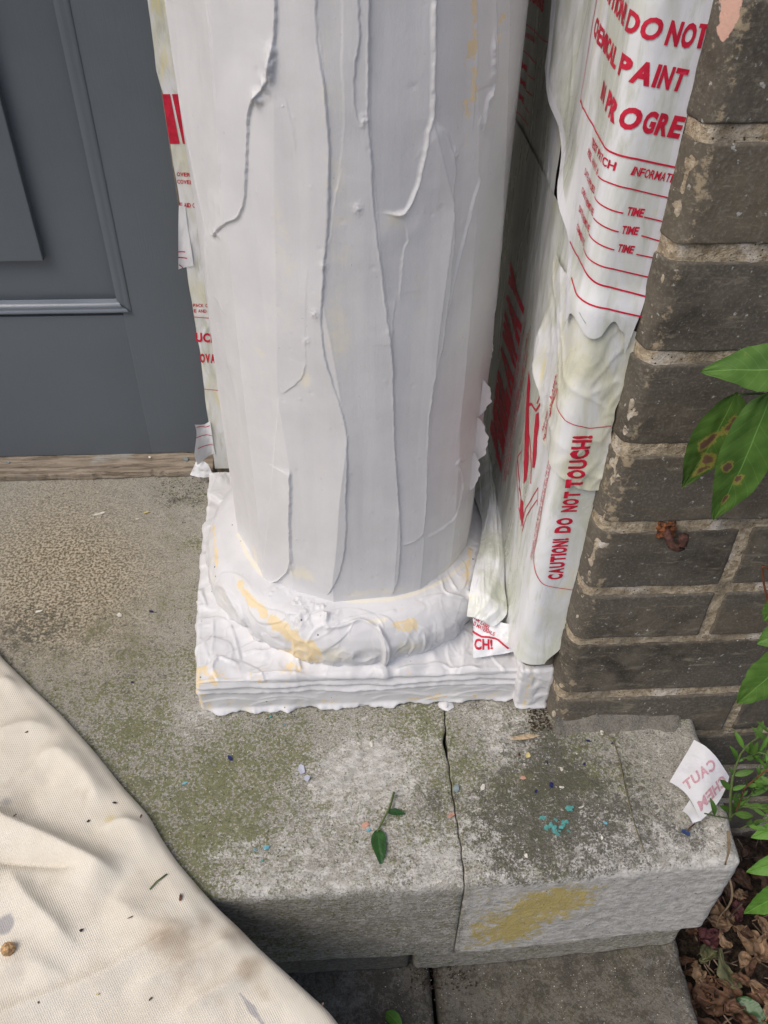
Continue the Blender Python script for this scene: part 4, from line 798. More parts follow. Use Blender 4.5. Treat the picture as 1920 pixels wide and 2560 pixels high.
lettering(t2, [ln([(-.183, .0945), (-.172, .089), (-.166, .0925)], .0010), ln([(-.185, .0785), (-.165, .0760)], .0010), ln([(-.185, .0610), (-.165, .0600)], .0010)])
t3 = Sheet('paper_scrap', 'plain white curled paper scrap on the end of the wooden threshold', .004, lambda u, v: .010*sm(.045, .0, v)*np.sin((u+.2)*55)+.003*fbm(u*60, v*60, 3.), lambda b: -.2015+.012*b, lambda b: -.1690-.006*b, lambda a: .0135+0*a, lambda a: .040-.006*a, mat=DRYPAPER, map_=lambda u, v, off: np.stack([u, .924-off, v], -1), group='torn paper tabs', cat='paper scrap', rag=.0012)

# crumpled sheet draped from the jamb on to the right of the base ring
pc = lambda a, r, z: (CX+r*math.sin(math.radians(a)), CY-r*math.cos(math.radians(a)), z)
A = spline([pc(118, .138, .119), pc(100, .140, .119), pc(84, .142, .119), pc(68, .144, .118), pc(55, .150, .115), pc(46, .160, .106), pc(41, .170, .088)], 90)
B = spline([(.1765, .84, .17), (.1765, .77, .150), (.1765, .72, .138), (.176, .68, .128), (.1755, .645, .115), (.172, .615, .098), onz(1098, 1330, .088), onz(1066, 1356, .084)], 90)
TT, UU = np.meshgrid(np.linspace(0, 1, 90), np.linspace(0, 1, 60), indexing='ij'); P = A[:, None]*(1-UU[..., None])+B[:, None]*UU[..., None]
dz = .0035*crease(UU*.08, TT*.2, 22, 3.3, .5)+.0015*fbm(UU*3, TT*7, 1.)+.006*np.sin(math.pi*UU); P[..., 2] += dz+.001; P[..., 1] -= dz*.5
cs = empty('paper_sheet', tuple(P[45, 30]), 'white crumpled sheet draped over the right side of the column base ring', 'paper sheet', 'printed paper covers'); grid('sheet', P, PAPER, cs, attrs={'soak_shade': P*0})
# flat printed piece on the right front corner of the plinth
q = [onz(1018, 1330, .084), onz(1100, 1352, .080), onz(1022, 1425, .0575), onz(1118, 1408, .060)]
def cmap(u, v, off):
    u = np.asarray(u)[..., None]; v = np.asarray(v)[..., None]; p = (q[2]*(1-u)+q[3]*u)*(1-v)+(q[0]*(1-u)+q[1]*u)*v; p = p.copy(); p[..., 2] += off; p[..., 1] -= off*.4; return p
class CS(Sheet):
    def lift(s, u, v, h=.0005): p = s.S(u, v); p[..., 2] += h; p[..., 1] -= h*.6; return p
cp = CS('paper_scrap', 'printed scrap pasted on the right front corner of the column plinth', .0035, lambda u, v: .0012*fbm(u*4, v*4), lambda b: 0*b, lambda b: 1+0*b, lambda a: 0*a, lambda a: 1+0*a, mat=DRYPAPER, map_=cmap, res=.03, rag=.04, group='torn paper tabs', cat='paper scrap')
lettering(cp, [('T', 'K OR LABEL', (.03, .93), (.42, .70), .11, .02), ('T', 'D MATERIALS', (.02, .76), (.52, .53), .11, .02), ln([(.0, .62), (.22, .50), (.52, .47), (.60, .42), (.80, .12)], .052), ('T', 'CH!', (.02, .20), (.45, .17), .26, .04)], cell=.07)

# ------------------------------------------------------------------ loose torn paper on the end slab, mirrored faint print showing through
def pp(x, y, z): return onz(x, y, z)
Q = {'a': pp(1498, 1600, .010), 'b': pp(1574, 1680, .004), 'c': pp(1445, 1692, .002), 'd': pp(1512, 1775, .006)}
def smap(u, v, off):
    u = np.asarray(u)[..., None]; v = np.asarray(v)[..., None]; p = (Q['c']*(1-u)+Q['d']*u)*(1-v)+(Q['a']*(1-u)+Q['b']*u)*v; p = p.copy()
    p[..., 2] += (off+.009*np.sin(math.pi*np.clip(u, 0, 1))*(.55+.3*v)+.0009*fbm(u*2, v*2, 2., 2))[..., 0]; return p
sc_ = CS('torn_paper', 'torn curled white paper with faint mirrored pink print lying on the end slab', .002, lambda u, v: 0*u[..., None] if False else 0*u, lambda b: 0*b, lambda b: 1+.10*np.sin(b*3.14), lambda a: .06*np.sin(a*3.14), lambda a: 1+0*a, mat=DRYPAPER, map_=lambda u, v, off: smap(u, v, np.asarray(off)[..., None]), res=.03, rag=.010, group=None, cat='torn paper')
lettering(sc_, [('T', 'CAUT', (.70, .86), (.42, .10), .19, .035, True), ('T', 'CHEM', (1.03, .88), (.90, .10), .17, .035, True)], 'faint_lettering', PINK, cell=.07)
def tm(P): return P
P0 = np.array([pp(1490, 1728, .0015), pp(1474, 1752, .0015), pp(1496, 1778, .0015), pp(1516, 1772, .0025)])
TT, UU = np.meshgrid(np.linspace(0, 1, 12), np.linspace(0, 1, 12), indexing='ij'); P = (P0[0]*(1-UU[..., None])+P0[3]*UU[..., None])*(1-TT[..., None])+(P0[1]*(1-UU[..., None])+P0[2]*UU[..., None])*TT[..., None]; P[..., 2] += .003*np.sin(UU*3.1)*TT
grid('folded_corner', P, DRYPAPER, sc_.e)

# ------------------------------------------------------------------ brick wall
BY = .509; JZ = [.047, .131, .200, .279, .359, .441, .519, .593, .668, .743, .818]
while JZ[-1] < 2.4: JZ.append(JZ[-1]+.075)
JZ = [-.40+0*0, -.325, -.25, -.175, -.10, -.028]+JZ
bw = empty('brick_wall', (.6, BY, 0), 'dark weathered brick wall with bullnosed corner and crumbly tan mortar', 'brick wall')
perp = {(.131, .200): [ony(1537, 1330, BY)[0]], (.047, .131): [.52], (.200, .279): [ony(1632, 1100, BY)[0]], (-.028, .047): [ony(1568, 1580, BY)[0]]}
def bull(V):      # elliptical bullnose on the outer corner
    a = np.clip((.2135+.013-V[:, 0])/.013, 0, 1); b = np.clip((BY+.021-V[:, 1])/.021, 0, 1)
    a2 = a*np.sqrt(1-b*b/2); b2 = b*np.sqrt(1-a*a/2); m = (a > 0) & (b > 0)
    V[:, 0] = np.where(m, .2135+.013-a2*.013, V[:, 0]); V[:, 1] = np.where(m, BY+.021-b2*.021, V[:, 1]); return V
parts = []
def brickd(seed, left):
    def f(V, N):
        if left: V = bull(V)
        off = fbm(V[:, 0]*22+seed, V[:, 1]*22, V[:, 2]*22, 4)*.0007+fbm(V[:, 0]*90+seed, V[:, 1]*90, V[:, 2]*90, 2)*.0004
        return V+N*off[:, None]
    return f
for i in range(len(JZ)-1):
    z0, z1 = JZ[i]+.0052, JZ[i+1]-.0052; key = (JZ[i], JZ[i+1]); xs = perp.get(key)
    x = .2135; near = -.15 < z0 < .75
    first = (xs[0]-.005-x) if xs else (.22 if i % 2 else .30)
    kx = 0
    while x < 2.4:
        L = first if kx == 0 else (.215 if (i+kx) % 2 else .105); x1 = x+L-(0 if kx == 0 else 0)
        fine = near and x < .7; dz = rng.uniform(-.0012, .0012); dy = rng.uniform(-.001, .0012)
        parts.append(rbox(x, x1, BY+dy, BY+.103, z0+dz, z1+dz, r=.0026, res=.0045 if fine else .03, disp=brickd(i*7.3+kx*3.1, kx == 0), faces='xXyzZ')); x = x1+.0105; kx += 1
lt = np.concatenate([np.full(len(p[0]), rng.uniform(0, 1)**1.5) for p in parts]); V, F = merge(parts); X, Y, Z = V.T
cornr = sm(.245, .222, X+.012*fbm(Z*30, Y*30, 0.)); tn = .12*0+cornr*(.25+.35*pn(Z*11, 3., 0.))*(Y < .53)+.3*np.exp(-((X-.226)/.004)**2)*(pn(Z*14, 1., 0.) > -.1)
pk = np.exp(-((X-ony(1585, 30, BY)[0])/.0035)**2-((Z-ony(1585, 20, BY)[2])/.014)**2)*1.3
pk += sum(1.2*np.exp(-((X-ony(a, b, BY)[0])/.004)**2-((Z-ony(a, b, BY)[2])/.004)**2) for a, b in ((1543, 690), (1440, 598), (1285, 1215)))*0
link('bricks', raw_mesh('bricks', V, F, attrs={'zone_a': np.stack([pk, tn, lt], 1)}), BRICK, bw)
def mort(V, N):
    V = bull(V)
    d = fbm(V[:, 0]*70, V[:, 1]*70, V[:, 2]*70, 4)*.0012; return V+N*d[:, None]
V1, F1 = rbox(.2150, .72, BY+.0019, BY+.10, -.42, .80, r=.002, res=.0032, disp=mort, faces='xy'); V2, F2 = rbox(.2165, 2.4, BY+.0065, BY+.0995, -.41, 2.42, r=.006, res=.08, faces='xXyZ')
V, F = merge([(V1, F1), (V2, F2)]); link('mortar', raw_mesh('mortar', V, F), MORTAR, bw)
HAUNCH = flat('cement_haunch', (.135, .125, .108), .95, .25, 160)
xa = np.linspace(.2165, ony(1440, 1560, .495)[0]+.020, 140); ta = np.linspace(0, 1, 26); XA, TA = np.meshgrid(xa, ta, indexing='ij')
edge = .4925+.006*fbm(XA*22, 1., 2., 4)+.014*sm(.335, .378, XA)-.006*sm(.245, .222, XA); zt = (.013+.014*fbm(XA*16, 6., 1., 3))*sm(.388, .335, XA)+.001
YA = BY+.0015+(edge-BY)*TA; ZA = zt*(1-TA)**1.35+.0016*fbm(XA*70, YA*90, 4., 3)*(1-TA)*TA*3-.0018*TA
grid('cement_fillet', np.stack([XA, YA, ZA], -1), STONE_DK, bw)
nb = ony(1438, 1140, BY); nl = tube_obj('nail', spline([nb+[0, .02, 0], nb+[0, -.006, -.002], nb+[.004, -.012, -.010], nb+[.012, -.013, -.011], ony(1478, 1158, BY-.013)], 20), np.r_[np.full(12, .0036), np.full(8, .0042)], RUST, bw)
nl['label'] = 'bent rusty nail'
box_obj('rust_lump', (nb[0]-.006, nb[0]+.008, BY-.004, BY+.004, nb[2]-.008, nb[2]+.006), flat('rust_orange', (.16, .055, .02), .9, .4, 200), bw, r=.003, res=.001, disp=lambda V, N: V+N*(.003*fbm(V[:, 0]*200, V[:, 1]*200, V[:, 2]*200, 3))[:, None])

# ------------------------------------------------------------------ drop cloth
def zc(y):
    d = np.maximum(0, .352-np.asarray(y, float)); return .0085-.36*d*d/(d+.06)
def oncloth(x, y, h=.010):
    z = h
    for _ in range(8): p = onz(x, y, z); z = float(zc(p[1]))+h*.3
    return p
ED = [(-190, 1180), (-80, 1300), (0, 1410), (60, 1470), (130, 1535), (200, 1612), (262, 1690), (318, 1750), (345, 1800), (380, 1852), (430, 1910), (470, 1955), (510, 1990), (560, 2042), (620, 2095), (680, 2150), (715, 2180), (745, 2225), (800, 2330), (840, 2430)]
E = spline([oncloth(*p) for p in ED], 420)[:, :2]
dE = np.gradient(E, axis=0); dE /= np.linalg.norm(dE, axis=1)[:, None]; nin = np.array([-.62, -.78])
b_arr = np.concatenate([[.004, .0015, 0., .0006, .0015, .003, .005, .007], np.arange(.009, .62, .0021)])
Aa, Bb = np.meshgrid(np.arange(len(E)), b_arr, indexing='ij')
CXY = E[:, None]+Bb[..., None]*nin; Xc, Yc = CXY[..., 0], CXY[..., 1]
Rf = .008; z = zc(Yc)
prof = np.where(Bb < Rf, np.sqrt(np.clip(1-(1-Bb/Rf)**2, 0, 1)), 1.)
wr = np.zeros_like(Xc)
def fold(pts, h, w_, asym=1.):
    w_ = w_*.75
    global wr
    pl = spline([oncloth(*p)[:2] for p in pts], 40); d, sg, t, L = polydist(Xc, Yc, pl); ww = np.where(sg > 0, w_, w_*asym); wr = wr+2.3*h*np.exp(-(d/ww)**1.4)*sm(0, .03, t)*sm(0, .03, L-t)
fold([(-60, 1745), (40, 1790), (100, 1815), (170, 1850), (230, 1880), (270, 1900)], .007, .012, 2.); fold([(-60, 1850), (30, 1862), (100, 1868), (190, 1880)], -.004, .007)
fold([(195, 1795), (260, 1778), (330, 1785), (380, 1800)], .003, .008, 1.6); fold([(10, 1870), (60, 1940), (120, 2000), (175, 2060)], .0035, .009, 2.); fold([(-80, 2230), (80, 2170), (230, 2110), (330, 2050), (420, 2010)], .004, .012, 2.)
fold([(260, 2150), (400, 2090), (500, 2030), (600, 2010)], .003, .010, 2.); fold([(-50, 1600), (60, 1570), (130, 1575)], .0035, .014); fold([(60, 1640), (130, 1625), (190, 1680), (230, 1760)], .0035, .018)
fold([(360, 2200), (480, 2140), (560, 2100)], .003, .010); fold([(0, 1750), (90, 1700), (150, 1650)], -.003, .02); fold([(-40, 1500), (20, 1470), (60, 1500)], .003, .012)
fold([(230, 1930), (300, 1990), (380, 2010), (470, 2020)], .003, .02); fold([(-60, 2120), (60, 2080), (160, 2120)], .003, .016)
wr += .0016*fbm(Xc*14, Yc*14, 1., 4)+.0007*crease(Xc, Yc, 30, 2.2, .9)
wr = np.maximum(wr+.003, -.007)*sm(0, .02, Bb)
Z = z-.0080+.0005+(.0085+wr)*prof+.0012*np.clip(1-Bb/.03, 0, 1)*prof
Z[:, 0] = zc(Yc[:, 0])-.0072; Z[:, 1] = zc(Yc[:, 1])-.0078
Z = np.where(Yc > .36, np.maximum(Z, .0010), Z)
def cbl(lst): return [(*oncloth(a, b)[:2], r, w_) for a, b, r, w_ in lst]
brn = blobs(Xc, Yc, cbl([(400, 2030), ][0:0]+[(390, 2040, .028, .55), (500, 2010, .025, .45), (350, 2020, .02, .35), (540, 1990, .02, .4), (10, 2010, .04, .25), (430, 2200, .03, .35), (120, 1600, .03, .15), (40, 1700, .03, .2), (640, 2130, .03, .2)]))
gry = blobs(Xc, Yc, cbl([(12, 2000, .009, 1.3), (15, 1735, .008, .6), (335, 1870, .008, .3), (545, 2180, .006, .5), (120, 1690, .02, .25), (200, 1750, .02, .2)]))
brn += .55*np.maximum(0, fbm(Xc*18, Yc*18, 12., 4)-.35)*1.6+blobs(Xc, Yc, cbl([(100, 1560, .02, .2), (250, 1640, .018, .2), (70, 2120, .025, .25), (300, 2170, .02, .22), (560, 2140, .02, .2), (470, 2100, .02, .15)]))
for k in range(8): gry += blobs(Xc, Yc, cbl([(520+k*7, 2150+k*9, .0022, .9)]))
yl = blobs(Xc, Yc, cbl([(240, 1775, .008, .8), (215, 1860, .010, .5), (383, 1765, .005, .7), (60, 1580, .008, .3)]))
o = grid('drop_cloth', np.stack([Xc, Yc, Z], -1), CANVAS, attrs={'stain': np.stack([brn, gry, yl], -1)}, flip=True); meta(o, 'cream cotton drop cloth with brown stain and folded edge lying over the steps', 'drop cloth')

# ------------------------------------------------------------------ leaves
def leaf_grid(L, W, shape='ovate', fold_=.15, curl_=.2, n=22, m=12, seed=0., serr=0.):
    T, U = np.meshgrid(np.linspace(0, 1, n), np.linspace(-1, 1, m*2+1), indexing='ij')
    if shape == 'ovate': wd = np.sin(math.pi*T**.72)**.85*(1-T*.12)
    elif shape == 'long': wd = np.sin(math.pi*T**.9)**.8
    else: wd = np.sin(math.pi*T**.6)**.7
    wd = wd*(1+serr*np.sin(T*math.pi*2*16))*(1+.10*pn(T*4+seed, np.sign(U)*3.3+seed, 0.)+.03*pn(T*22+seed, np.sign(U)*3.3, 4.)); hw = W/2*wd
    x = U*hw; y = T*L; z_ = fold_*np.abs(x)+curl_*L*(-(T-.4)**2)+.03*W*pn(T*5, U*2, seed)+.03*W*np.abs(np.sin(T*22-np.abs(U)*2))*np.abs(U)+.06*W*pn(T*3+seed, np.sign(U)*2.2, seed)*U*U
    return np.stack([x, y, z_], -1), T, U
def place_leaf(name, P0, P1, W, mat, parent, up=(0, -.6, .8), shape='ovate', fold_=.15, curl_=.2, spots=(), seed=0., n=24, m=10, roll=0., crump=0.):
    P0, P1 = np.array(P0, float), np.array(P1, float); y = P1-P0; L = np.linalg.norm(y); y /= L; upv = np.array(up, float); zv = upv-y*upv.dot(y); zv /= np.linalg.norm(zv); x = np.cross(y, zv)
    if roll: c, s = math.cos(roll), math.sin(roll); x, zv = x*c+zv*s, zv*c-x*s
    G_, T, U = leaf_grid(L, W, shape, fold_, curl_, n, m, seed); P = P0+G_[..., :1]*x+G_[..., 1:2]*y+G_[..., 2:]*zv
    P = P+zv*(crump*W*(fbm(T*3+seed, U*1.6, seed, 3)))[..., None]+x*(crump*.4*W*pn(T*5, U*2, seed+9))[..., None]; s = np.zeros_like(T)
    for t0, u0, r, a in spots: s += a*np.exp(-(((T-t0)*L)**2+((U-u0)*W/2)**2)/r**2)
    at = {'leaf': np.stack([np.abs(U), T, s], -1)}
    if parent is None: return grid(name, P, mat, attrs=at)
    return grid(name, P, mat, parent, attrs=at)
VY = .455
vine = empty('vine', tuple(ony(1720, 900, VY)), 'green vine with broad spotted leaves hanging in front of the bricks at the right edge', 'vine')
tube_obj('stem', spline([ony(1740, 700, VY), ony(1700, 790, VY+.004), ony(1680, 852, VY+.01), ony(1700, 960, VY+.01), ony(1725, 1120, VY+.01)], 30), .0016, STEMG, vine)
place_leaf('leaf', ony(1745, 800, VY-.005), ony(1518, 797, VY-.004), .034, LEAF, vine, fold_=.18, seed=1., spots=())
place_leaf('leaf', ony(1594, 852, VY+.004), ony(1476, 1066, VY+.016), .034, LEAF, vine, fold_=.10, seed=2., spots=((.3, -.45, .006, .9), (.42, .1, .006, .8), (.62, -.3, .007, .9), (.72, -.6, .006, .7), (.5, .3, .005, .8), (.80, -.3, .006, .6), (.22, -.5, .005, .7)))
place_leaf('leaf', ony(1672, 848, VY-.008), ony(1546, 1138, VY-.012), .044, LEAF, vine, fold_=.12, seed=3., spots=((.62, -.12, .0042, 1.2), (.80, .02, .0036, 1.4), (.52, .55, .0048, 1.2)))
tube_obj('leaf_stalk', spline([ony(1594, 853, VY+.004), ony(1630, 850, VY+.006), ony(1672, 852, VY+.01)], 10), .0008, STEMG, vine); tube_obj('leaf_stalk', spline([ony(1672, 849, VY-.008), ony(1680, 845, VY), ony(1692, 856, VY+.01)], 8), .0009, STEMG, vine)
v2 = empty('creeper', tuple(ony(1740, 1480, .43)), 'creeper with bright green pointed leaves rising along the right edge beside the steps', 'creeper')
tube_obj('stem', spline([ony(1742, 1400, .43), ony(1730, 1500, .42), ony(1718, 1650, .40), ony(1712, 1850, .36), ony(1705, 2050, .32)], 40), .0015, STEMG, v2)
for a, b, W_, Y_, mt, s in (((1722, 1402), (1592, 1528), .036, .42, LEAF, 4.), ((1730, 1770), (1622, 1812), .020, .37, LEAFB, 5.), ((1722, 1850), (1612, 1886), .022, .36, LEAFB, 6.), ((1720, 1905), (1606, 1982), .030, .35, LEAFB, 7.), ((1700, 1360), (1635, 1392), .02, .44, LEAF, 8.), ((1690, 1290), (1650, 1345), .02, .45, LEAF, 9.)):
    place_leaf('leaf', ony(*a, Y_), ony(*b, Y_-.004), W_, mt, v2, fold_=.16, seed=s, shape='broad' if s == 4. else 'ovate')
tube_obj('tendril', spline([ony(1662, 1232, .47), ony(1645, 1218, .47), ony(1650, 1262, .468), ony(1658, 1300, .466), ony(1668, 1350, .46)], 20), .0009, STEMR, v2)
# fine leaved weed by the slab end
wd_ = empty('weed', tuple(onz(1585, 1790, -.03)), 'tangled weed with narrow green leaflets growing up past the end of the slab', 'weed')
WS = [[(1578, 1772, .395), (1578, 1720, .40), (1582, 1680, .41), (1598, 1630, .42), (1625, 1600, .425), (1675, 1578, .43)], [(1575, 1770, .395), (1600, 1742, .39), (1626, 1712, .395), (1640, 1665, .40), (1655, 1615, .41), (1664, 1560, .42)], [(1590, 1752, .39), (1610, 1700, .385), (1660, 1660, .38)], [(1578, 1768, .392), (1550, 1764, .388), (1522, 1757, .386)], [(1600, 1742, .39), (1650, 1745, .38), (1700, 1730, .37)], [(1600, 1790, .38), (1640, 1770, .37), (1690, 1775, .36)], [(1612, 1700, .39), (1640, 1690, .38), (1690, 1700, .37)], [(1605, 1640, .41), (1640, 1625, .40), (1690, 1640, .39)]]
for k, st in enumerate(WS):
    pts = spline([ony(*p) for p in st], 26); tube_obj('stem', pts, np.linspace(.0017, .0007, 26) if k == 0 else .0007, STEMG if k != 2 else STEMR, wd_)
    for j in range(3, 26, 2 if k in (1, 4) else 3):
        for sd_ in (-1, 1):
            if rng.random() < (.8 if k == 3 else .22): continue
            T_ = pts[min(j+1, 25)]-pts[j-1]; T_ /= np.linalg.norm(T_); side = np.cross(T_, [0, -.5, .86]); d_ = side*sd_*rng.uniform(.6, 1)+T_*rng.uniform(.3, .9)+np.array([0, rng.uniform(-.4, .2), rng.uniform(-.25, .25)]); d_ /= np.linalg.norm(d_); L = rng.uniform(.009, .023)
            place_leaf('leaflet', pts[j], pts[j]+d_*L, L*rng.uniform(.20, .32), LEAF if rng.random() < .75 else LEAFB, wd_, up=(rng.uniform(-.4, .4), -.5, .8), shape='long', curl_=rng.uniform(-.2, .5), seed=rng.uniform(0, 50), n=10, m=3)
# dry grass blade hanging over the slab corner
gp = [onz(1572, 1790, .008), onz(1574, 1835, .004), onz(1565, 1860, .003)]+[ony(1567, 1872, .372), ony(1575, 1892, .362), ony(1582, 1930, .352), ony(1572, 1956, .348), ony(1552, 1975, .345), ony(1545, 2000, .344)]
gp = spline(gp, 40); TT = np.linspace(-1, 1, 5); wg = .0011*np.interp(np.linspace(0, 1, 40), [0, .2, .45, .75, 1], [1.6, .8, .6, 1.1, .15]); P = gp[:, None]+np.stack([TT*0+1, TT*0, TT*0+.1], -1)[None]*(TT[None, :, None]*wg[:, None, None]); P[..., 1] -= .002
o = grid('dry_grass_blade', P, dead_mat('dry_grass', (.13, .095, .055), (.24, .18, .11)), attrs={'leaf': np.ones(P.shape)}); meta(o, 'thin dry brown grass blade hanging over the right corner of the end slab', 'grass blade')

# leaf litter on the soil ------------------------------------------------------
lit = [(1540, 1945, 2, .03), (1590, 1965, 2, .03), (1545, 1960, 1, .035), (1530, 2030, 2, .03), (1520, 2060, 3, .026), (1560, 2105, 3, .040), (1600, 2085, 1, .022), (1620, 2030, 1, .036), (1640, 2060, 1, .030), (1645, 2010, 1, .028), (1545, 2170, 0, .052), (1570, 2140, 0, .03), (1600, 2125, 0, .024), (1505, 2105, 1, .026), (1575, 2000, 1, .03), (1600, 1900, 4, .03), (1640, 1890, 4, .03), (1590, 2200, 0, .035), (1640, 2150, 1, .030), (1655, 2190, 1, .028), (1560, 2040, 1, .02), (1610, 1940, 4, .03), (1650, 1950, 0, .03)]
seen = set(); pal = ('russet brown', 'pale tan', 'crimson', 'dull olive', 'blackish brown')
where = {}
for k in range(130):
    if k < len(lit): x, y, c, L = lit[k]; p = onz(x, y, -.243)
    else:
        p = np.array([rng.uniform(.362, .72), rng.uniform(.18, .50), 0]); c = rng.choice([0, 0, 4, 4, 4, 1, 3, 0]); L = rng.uniform(.016, .038)
    p[2] = -.252+rng.uniform(0, .014)+.006; a = rng.uniform(0, 6.28); d_ = np.array([math.cos(a), math.sin(a), rng.uniform(-.15, .35)])
    o = place_leaf('dead_leaf', p-d_*L/2, p+d_*L/2, L*rng.uniform(.45, .75), DEAD[c], None, up=(rng.uniform(-.5, .5), rng.uniform(-.6, .3), .9), fold_=rng.uniform(-.3, .6), curl_=rng.uniform(-1.2, 1.2), seed=rng.uniform(0, 90), n=18, m=7, crump=rng.uniform(.15, .6))
    meta(o, '%s dead leaf curled in the leaf litter on the soil right of the steps' % pal[c], 'dead leaf', 'dead leaves of %s colour in the litter' % pal[c])
# fine bits: twigs and crumbs nobody could count
parts = []
for _ in range(420):
    p = np.array([rng.uniform(.36, .75), rng.uniform(.16, .50), -.250+rng.uniform(-.002, .014)]); a = rng.uniform(0, 6.28); L = rng.uniform(.006, .035); d_ = np.array([math.cos(a), math.sin(a), rng.uniform(-.2, .4)])
    V, F = tube(np.array([p, p+d_*L/2+rng.normal(size=3)*.001, p+d_*L]), rng.uniform(.0003, .0011), 4); parts.append((V, F))
V, F = merge(parts); me = bpy.data.meshes.new('twig_debris'); me.from_pydata(V.tolist(), [], [tuple(dict.fromkeys(f)) for f in F.tolist()]); o = link('twig_debris', me, flat('dry_twigs', (.16, .115, .08), .8, .4, 60)); meta(o, 'fine dry twigs and stalks scattered through the leaf litter', 'debris', kind='stuff')

# ------------------------------------------------------------------ twig with two leaves on the slab
tw = empty('leafy_twig', tuple(onz(830, 1780, .002)), 'small broken twig with one large and one small dark green leaf on the slab', 'twig')
tube_obj('stem', spline([onz(851, 1712, .004), onz(842, 1745, .006), onz(826, 1775, .005), onz(815, 1796, .004)], 16), np.linspace(.0012, .0008, 16), STEMG, tw)
place_leaf('leaf', onz(815, 1790, .003), onz(824, 1868, .003), .0150, LEAFD, tw, up=(0, 0, 1), fold_=.12, curl_=.3, seed=3.)
place_leaf('leaf', onz(836, 1752, .005), onz(878, 1757, .003), .0068, LEAFD, tw, up=(0, -.2, 1), fold_=.15, curl_=.4, seed=5.)
o = place_leaf('green_leaf', onz(835, 2185, -.196), onz(872, 2225, -.196), .014, LEAFB, None, up=(0, 0, 1), fold_=.3); meta(o, 'fallen green leaf on the dark lower step at the bottom edge beside the cloth', 'leaf')
o = place_leaf('green_leaf', onz(1585, 2160, -.236), onz(1665, 2235, -.236), .030, LEAFD, None, up=(-.3, 0, 1), fold_=.3); meta(o, 'fresh green leaf lying among brown leaves at the bottom right corner', 'leaf')
DRYB = flat('dry_tan_seed', (.50, .38, .24), .6, .2, 300)
a_, b_ = onz(1100, 1597, .003), onz(1167, 1588, .003); G_, T, U = leaf_grid(np.linalg.norm(b_-a_), .0060, 'long', -.25, .1, 20, 5); y = (b_-a_)/np.linalg.norm(b_-a_); x = np.cross(y, [0, 0, 1]); P = a_+G_[..., :1]*x+G_[..., 1:2]*y+(G_[..., 2:]+.001)*np.array([0, 0, 1])
o = grid('dry_seed_pod', P, DRYB); meta(o, 'long flat tan seed pod lying on the slab just below the plinth', 'seed pod')
pts = spline([onz(1300, 1583, .002), onz(1322, 1592, .003), onz(1338, 1640, .002), onz(1352, 1710, .003), onz(1370, 1780, .002), onz(1392, 1840, .0015)], 40); o = tube_obj('dry_stalk', pts, .0006, flat('olive_dry_stalk', (.17, .15, .08), .8), None, 5); meta(o, 'thin curved dry stalk lying across the end slab', 'stalk')

# ------------------------------------------------------------------ paint flakes
def flake(name, x, y, r, mat, label, z=0., asp=.6, group=None, ang=None, zz=None, th=.0006, cat='paint flake', P=None):
    p = onz(x, y, z) if P is None else np.array(P); n = rng.integers(5, 8); a0 = rng.uniform(0, 6.28) if ang is None else ang; c, s = math.cos(a0), math.sin(a0); V = []
    for k in range(n):
        a = 2*math.pi*k/n+rng.uniform(-.3, .3); rr = 1.3*r*rng.uniform(.6, 1.1); u, v = rr*math.cos(a), rr*asp*math.sin(a); V.append((p[0]+u*c-v*s, p[1]+u*s+v*c, p[2]+.0006+rng.uniform(0, .0010)))
    V = V+[(q_[0], q_[1], q_[2]+th) for q_ in V]; F = [tuple(range(n))[::-1], tuple(range(n, 2*n))]+[(k, (k+1) % n, n+(k+1) % n, n+k) for k in range(n)]
    me = bpy.data.meshes.new(name); me.from_pydata(V, [], F); o = link(name, me, mat); meta(o, label, cat, group); return o
NAVY = flat('navy_paint', (.012, .016, .10), .4); TEAL = flat('teal_paint', (.10, .33, .31), .6); CYAN = flat('cyan_paint', (.16, .42, .52), .6); LILAC = flat('lilac_paint', (.47, .49, .58), .6); SALM = flat('salmon_paint', (.55, .30, .22), .6)
IVORY = flat('ivory_paint', (.72, .69, .60), .6); SAGE = flat('sage_blue_paint', (.25, .31, .32), .6); YELP = flat('yellow_paint', (.66, .55, .24), .6); BRNM = flat('brown_bark', (.11, .05, .03), .8, .3); CHAR = flat('black_speck', (.03, .028, .025), .8)
for x, y, r, l in ((327, 1322, .0022, 'navy flake on the bare landing left of the plinth'), (286, 1475, .0016, 'tiny navy flake beside the cloth edge on the landing'), (497, 1638, .0038, 'narrow navy flake below the plinth left corner'), (1190, 1697, .0032, 'largest navy flake above the teal cluster on the end slab'),
                   (1157, 1710, .002, 'small navy flake left of the largest navy one on the end slab'), (1270, 1602, .0018, 'navy flake below the brick wall foot on the end slab'), (1322, 1607, .0014, 'tiny navy flake beside the dry stalk top'), (1262, 1652, .0018, 'dark blue flake with brown tail under the seed pod side'), (1182, 1650, .0015, 'tiny navy fleck right of the crack below the seed pod')):
    flake('paint_flake', x, y, r, NAVY, l, group='navy paint flakes', asp=.4 if x == 497 else .6, ang=-.8 if x == 497 else None)
for k in range(24):
    x, y = (1200+rng.normal()*12, 1787+rng.normal()*7) if k < 17 else ((1227+rng.normal()*5, 1748+rng.normal()*4))
    flake('paint_flake', x, y, rng.uniform(.0010, .0034), TEAL, 'teal flake in the loose cluster in the middle of the end slab' if k < 17 else 'teal flake in the small group just above the main teal cluster', group='teal cluster flakes' if k < 17 else 'upper teal flakes')
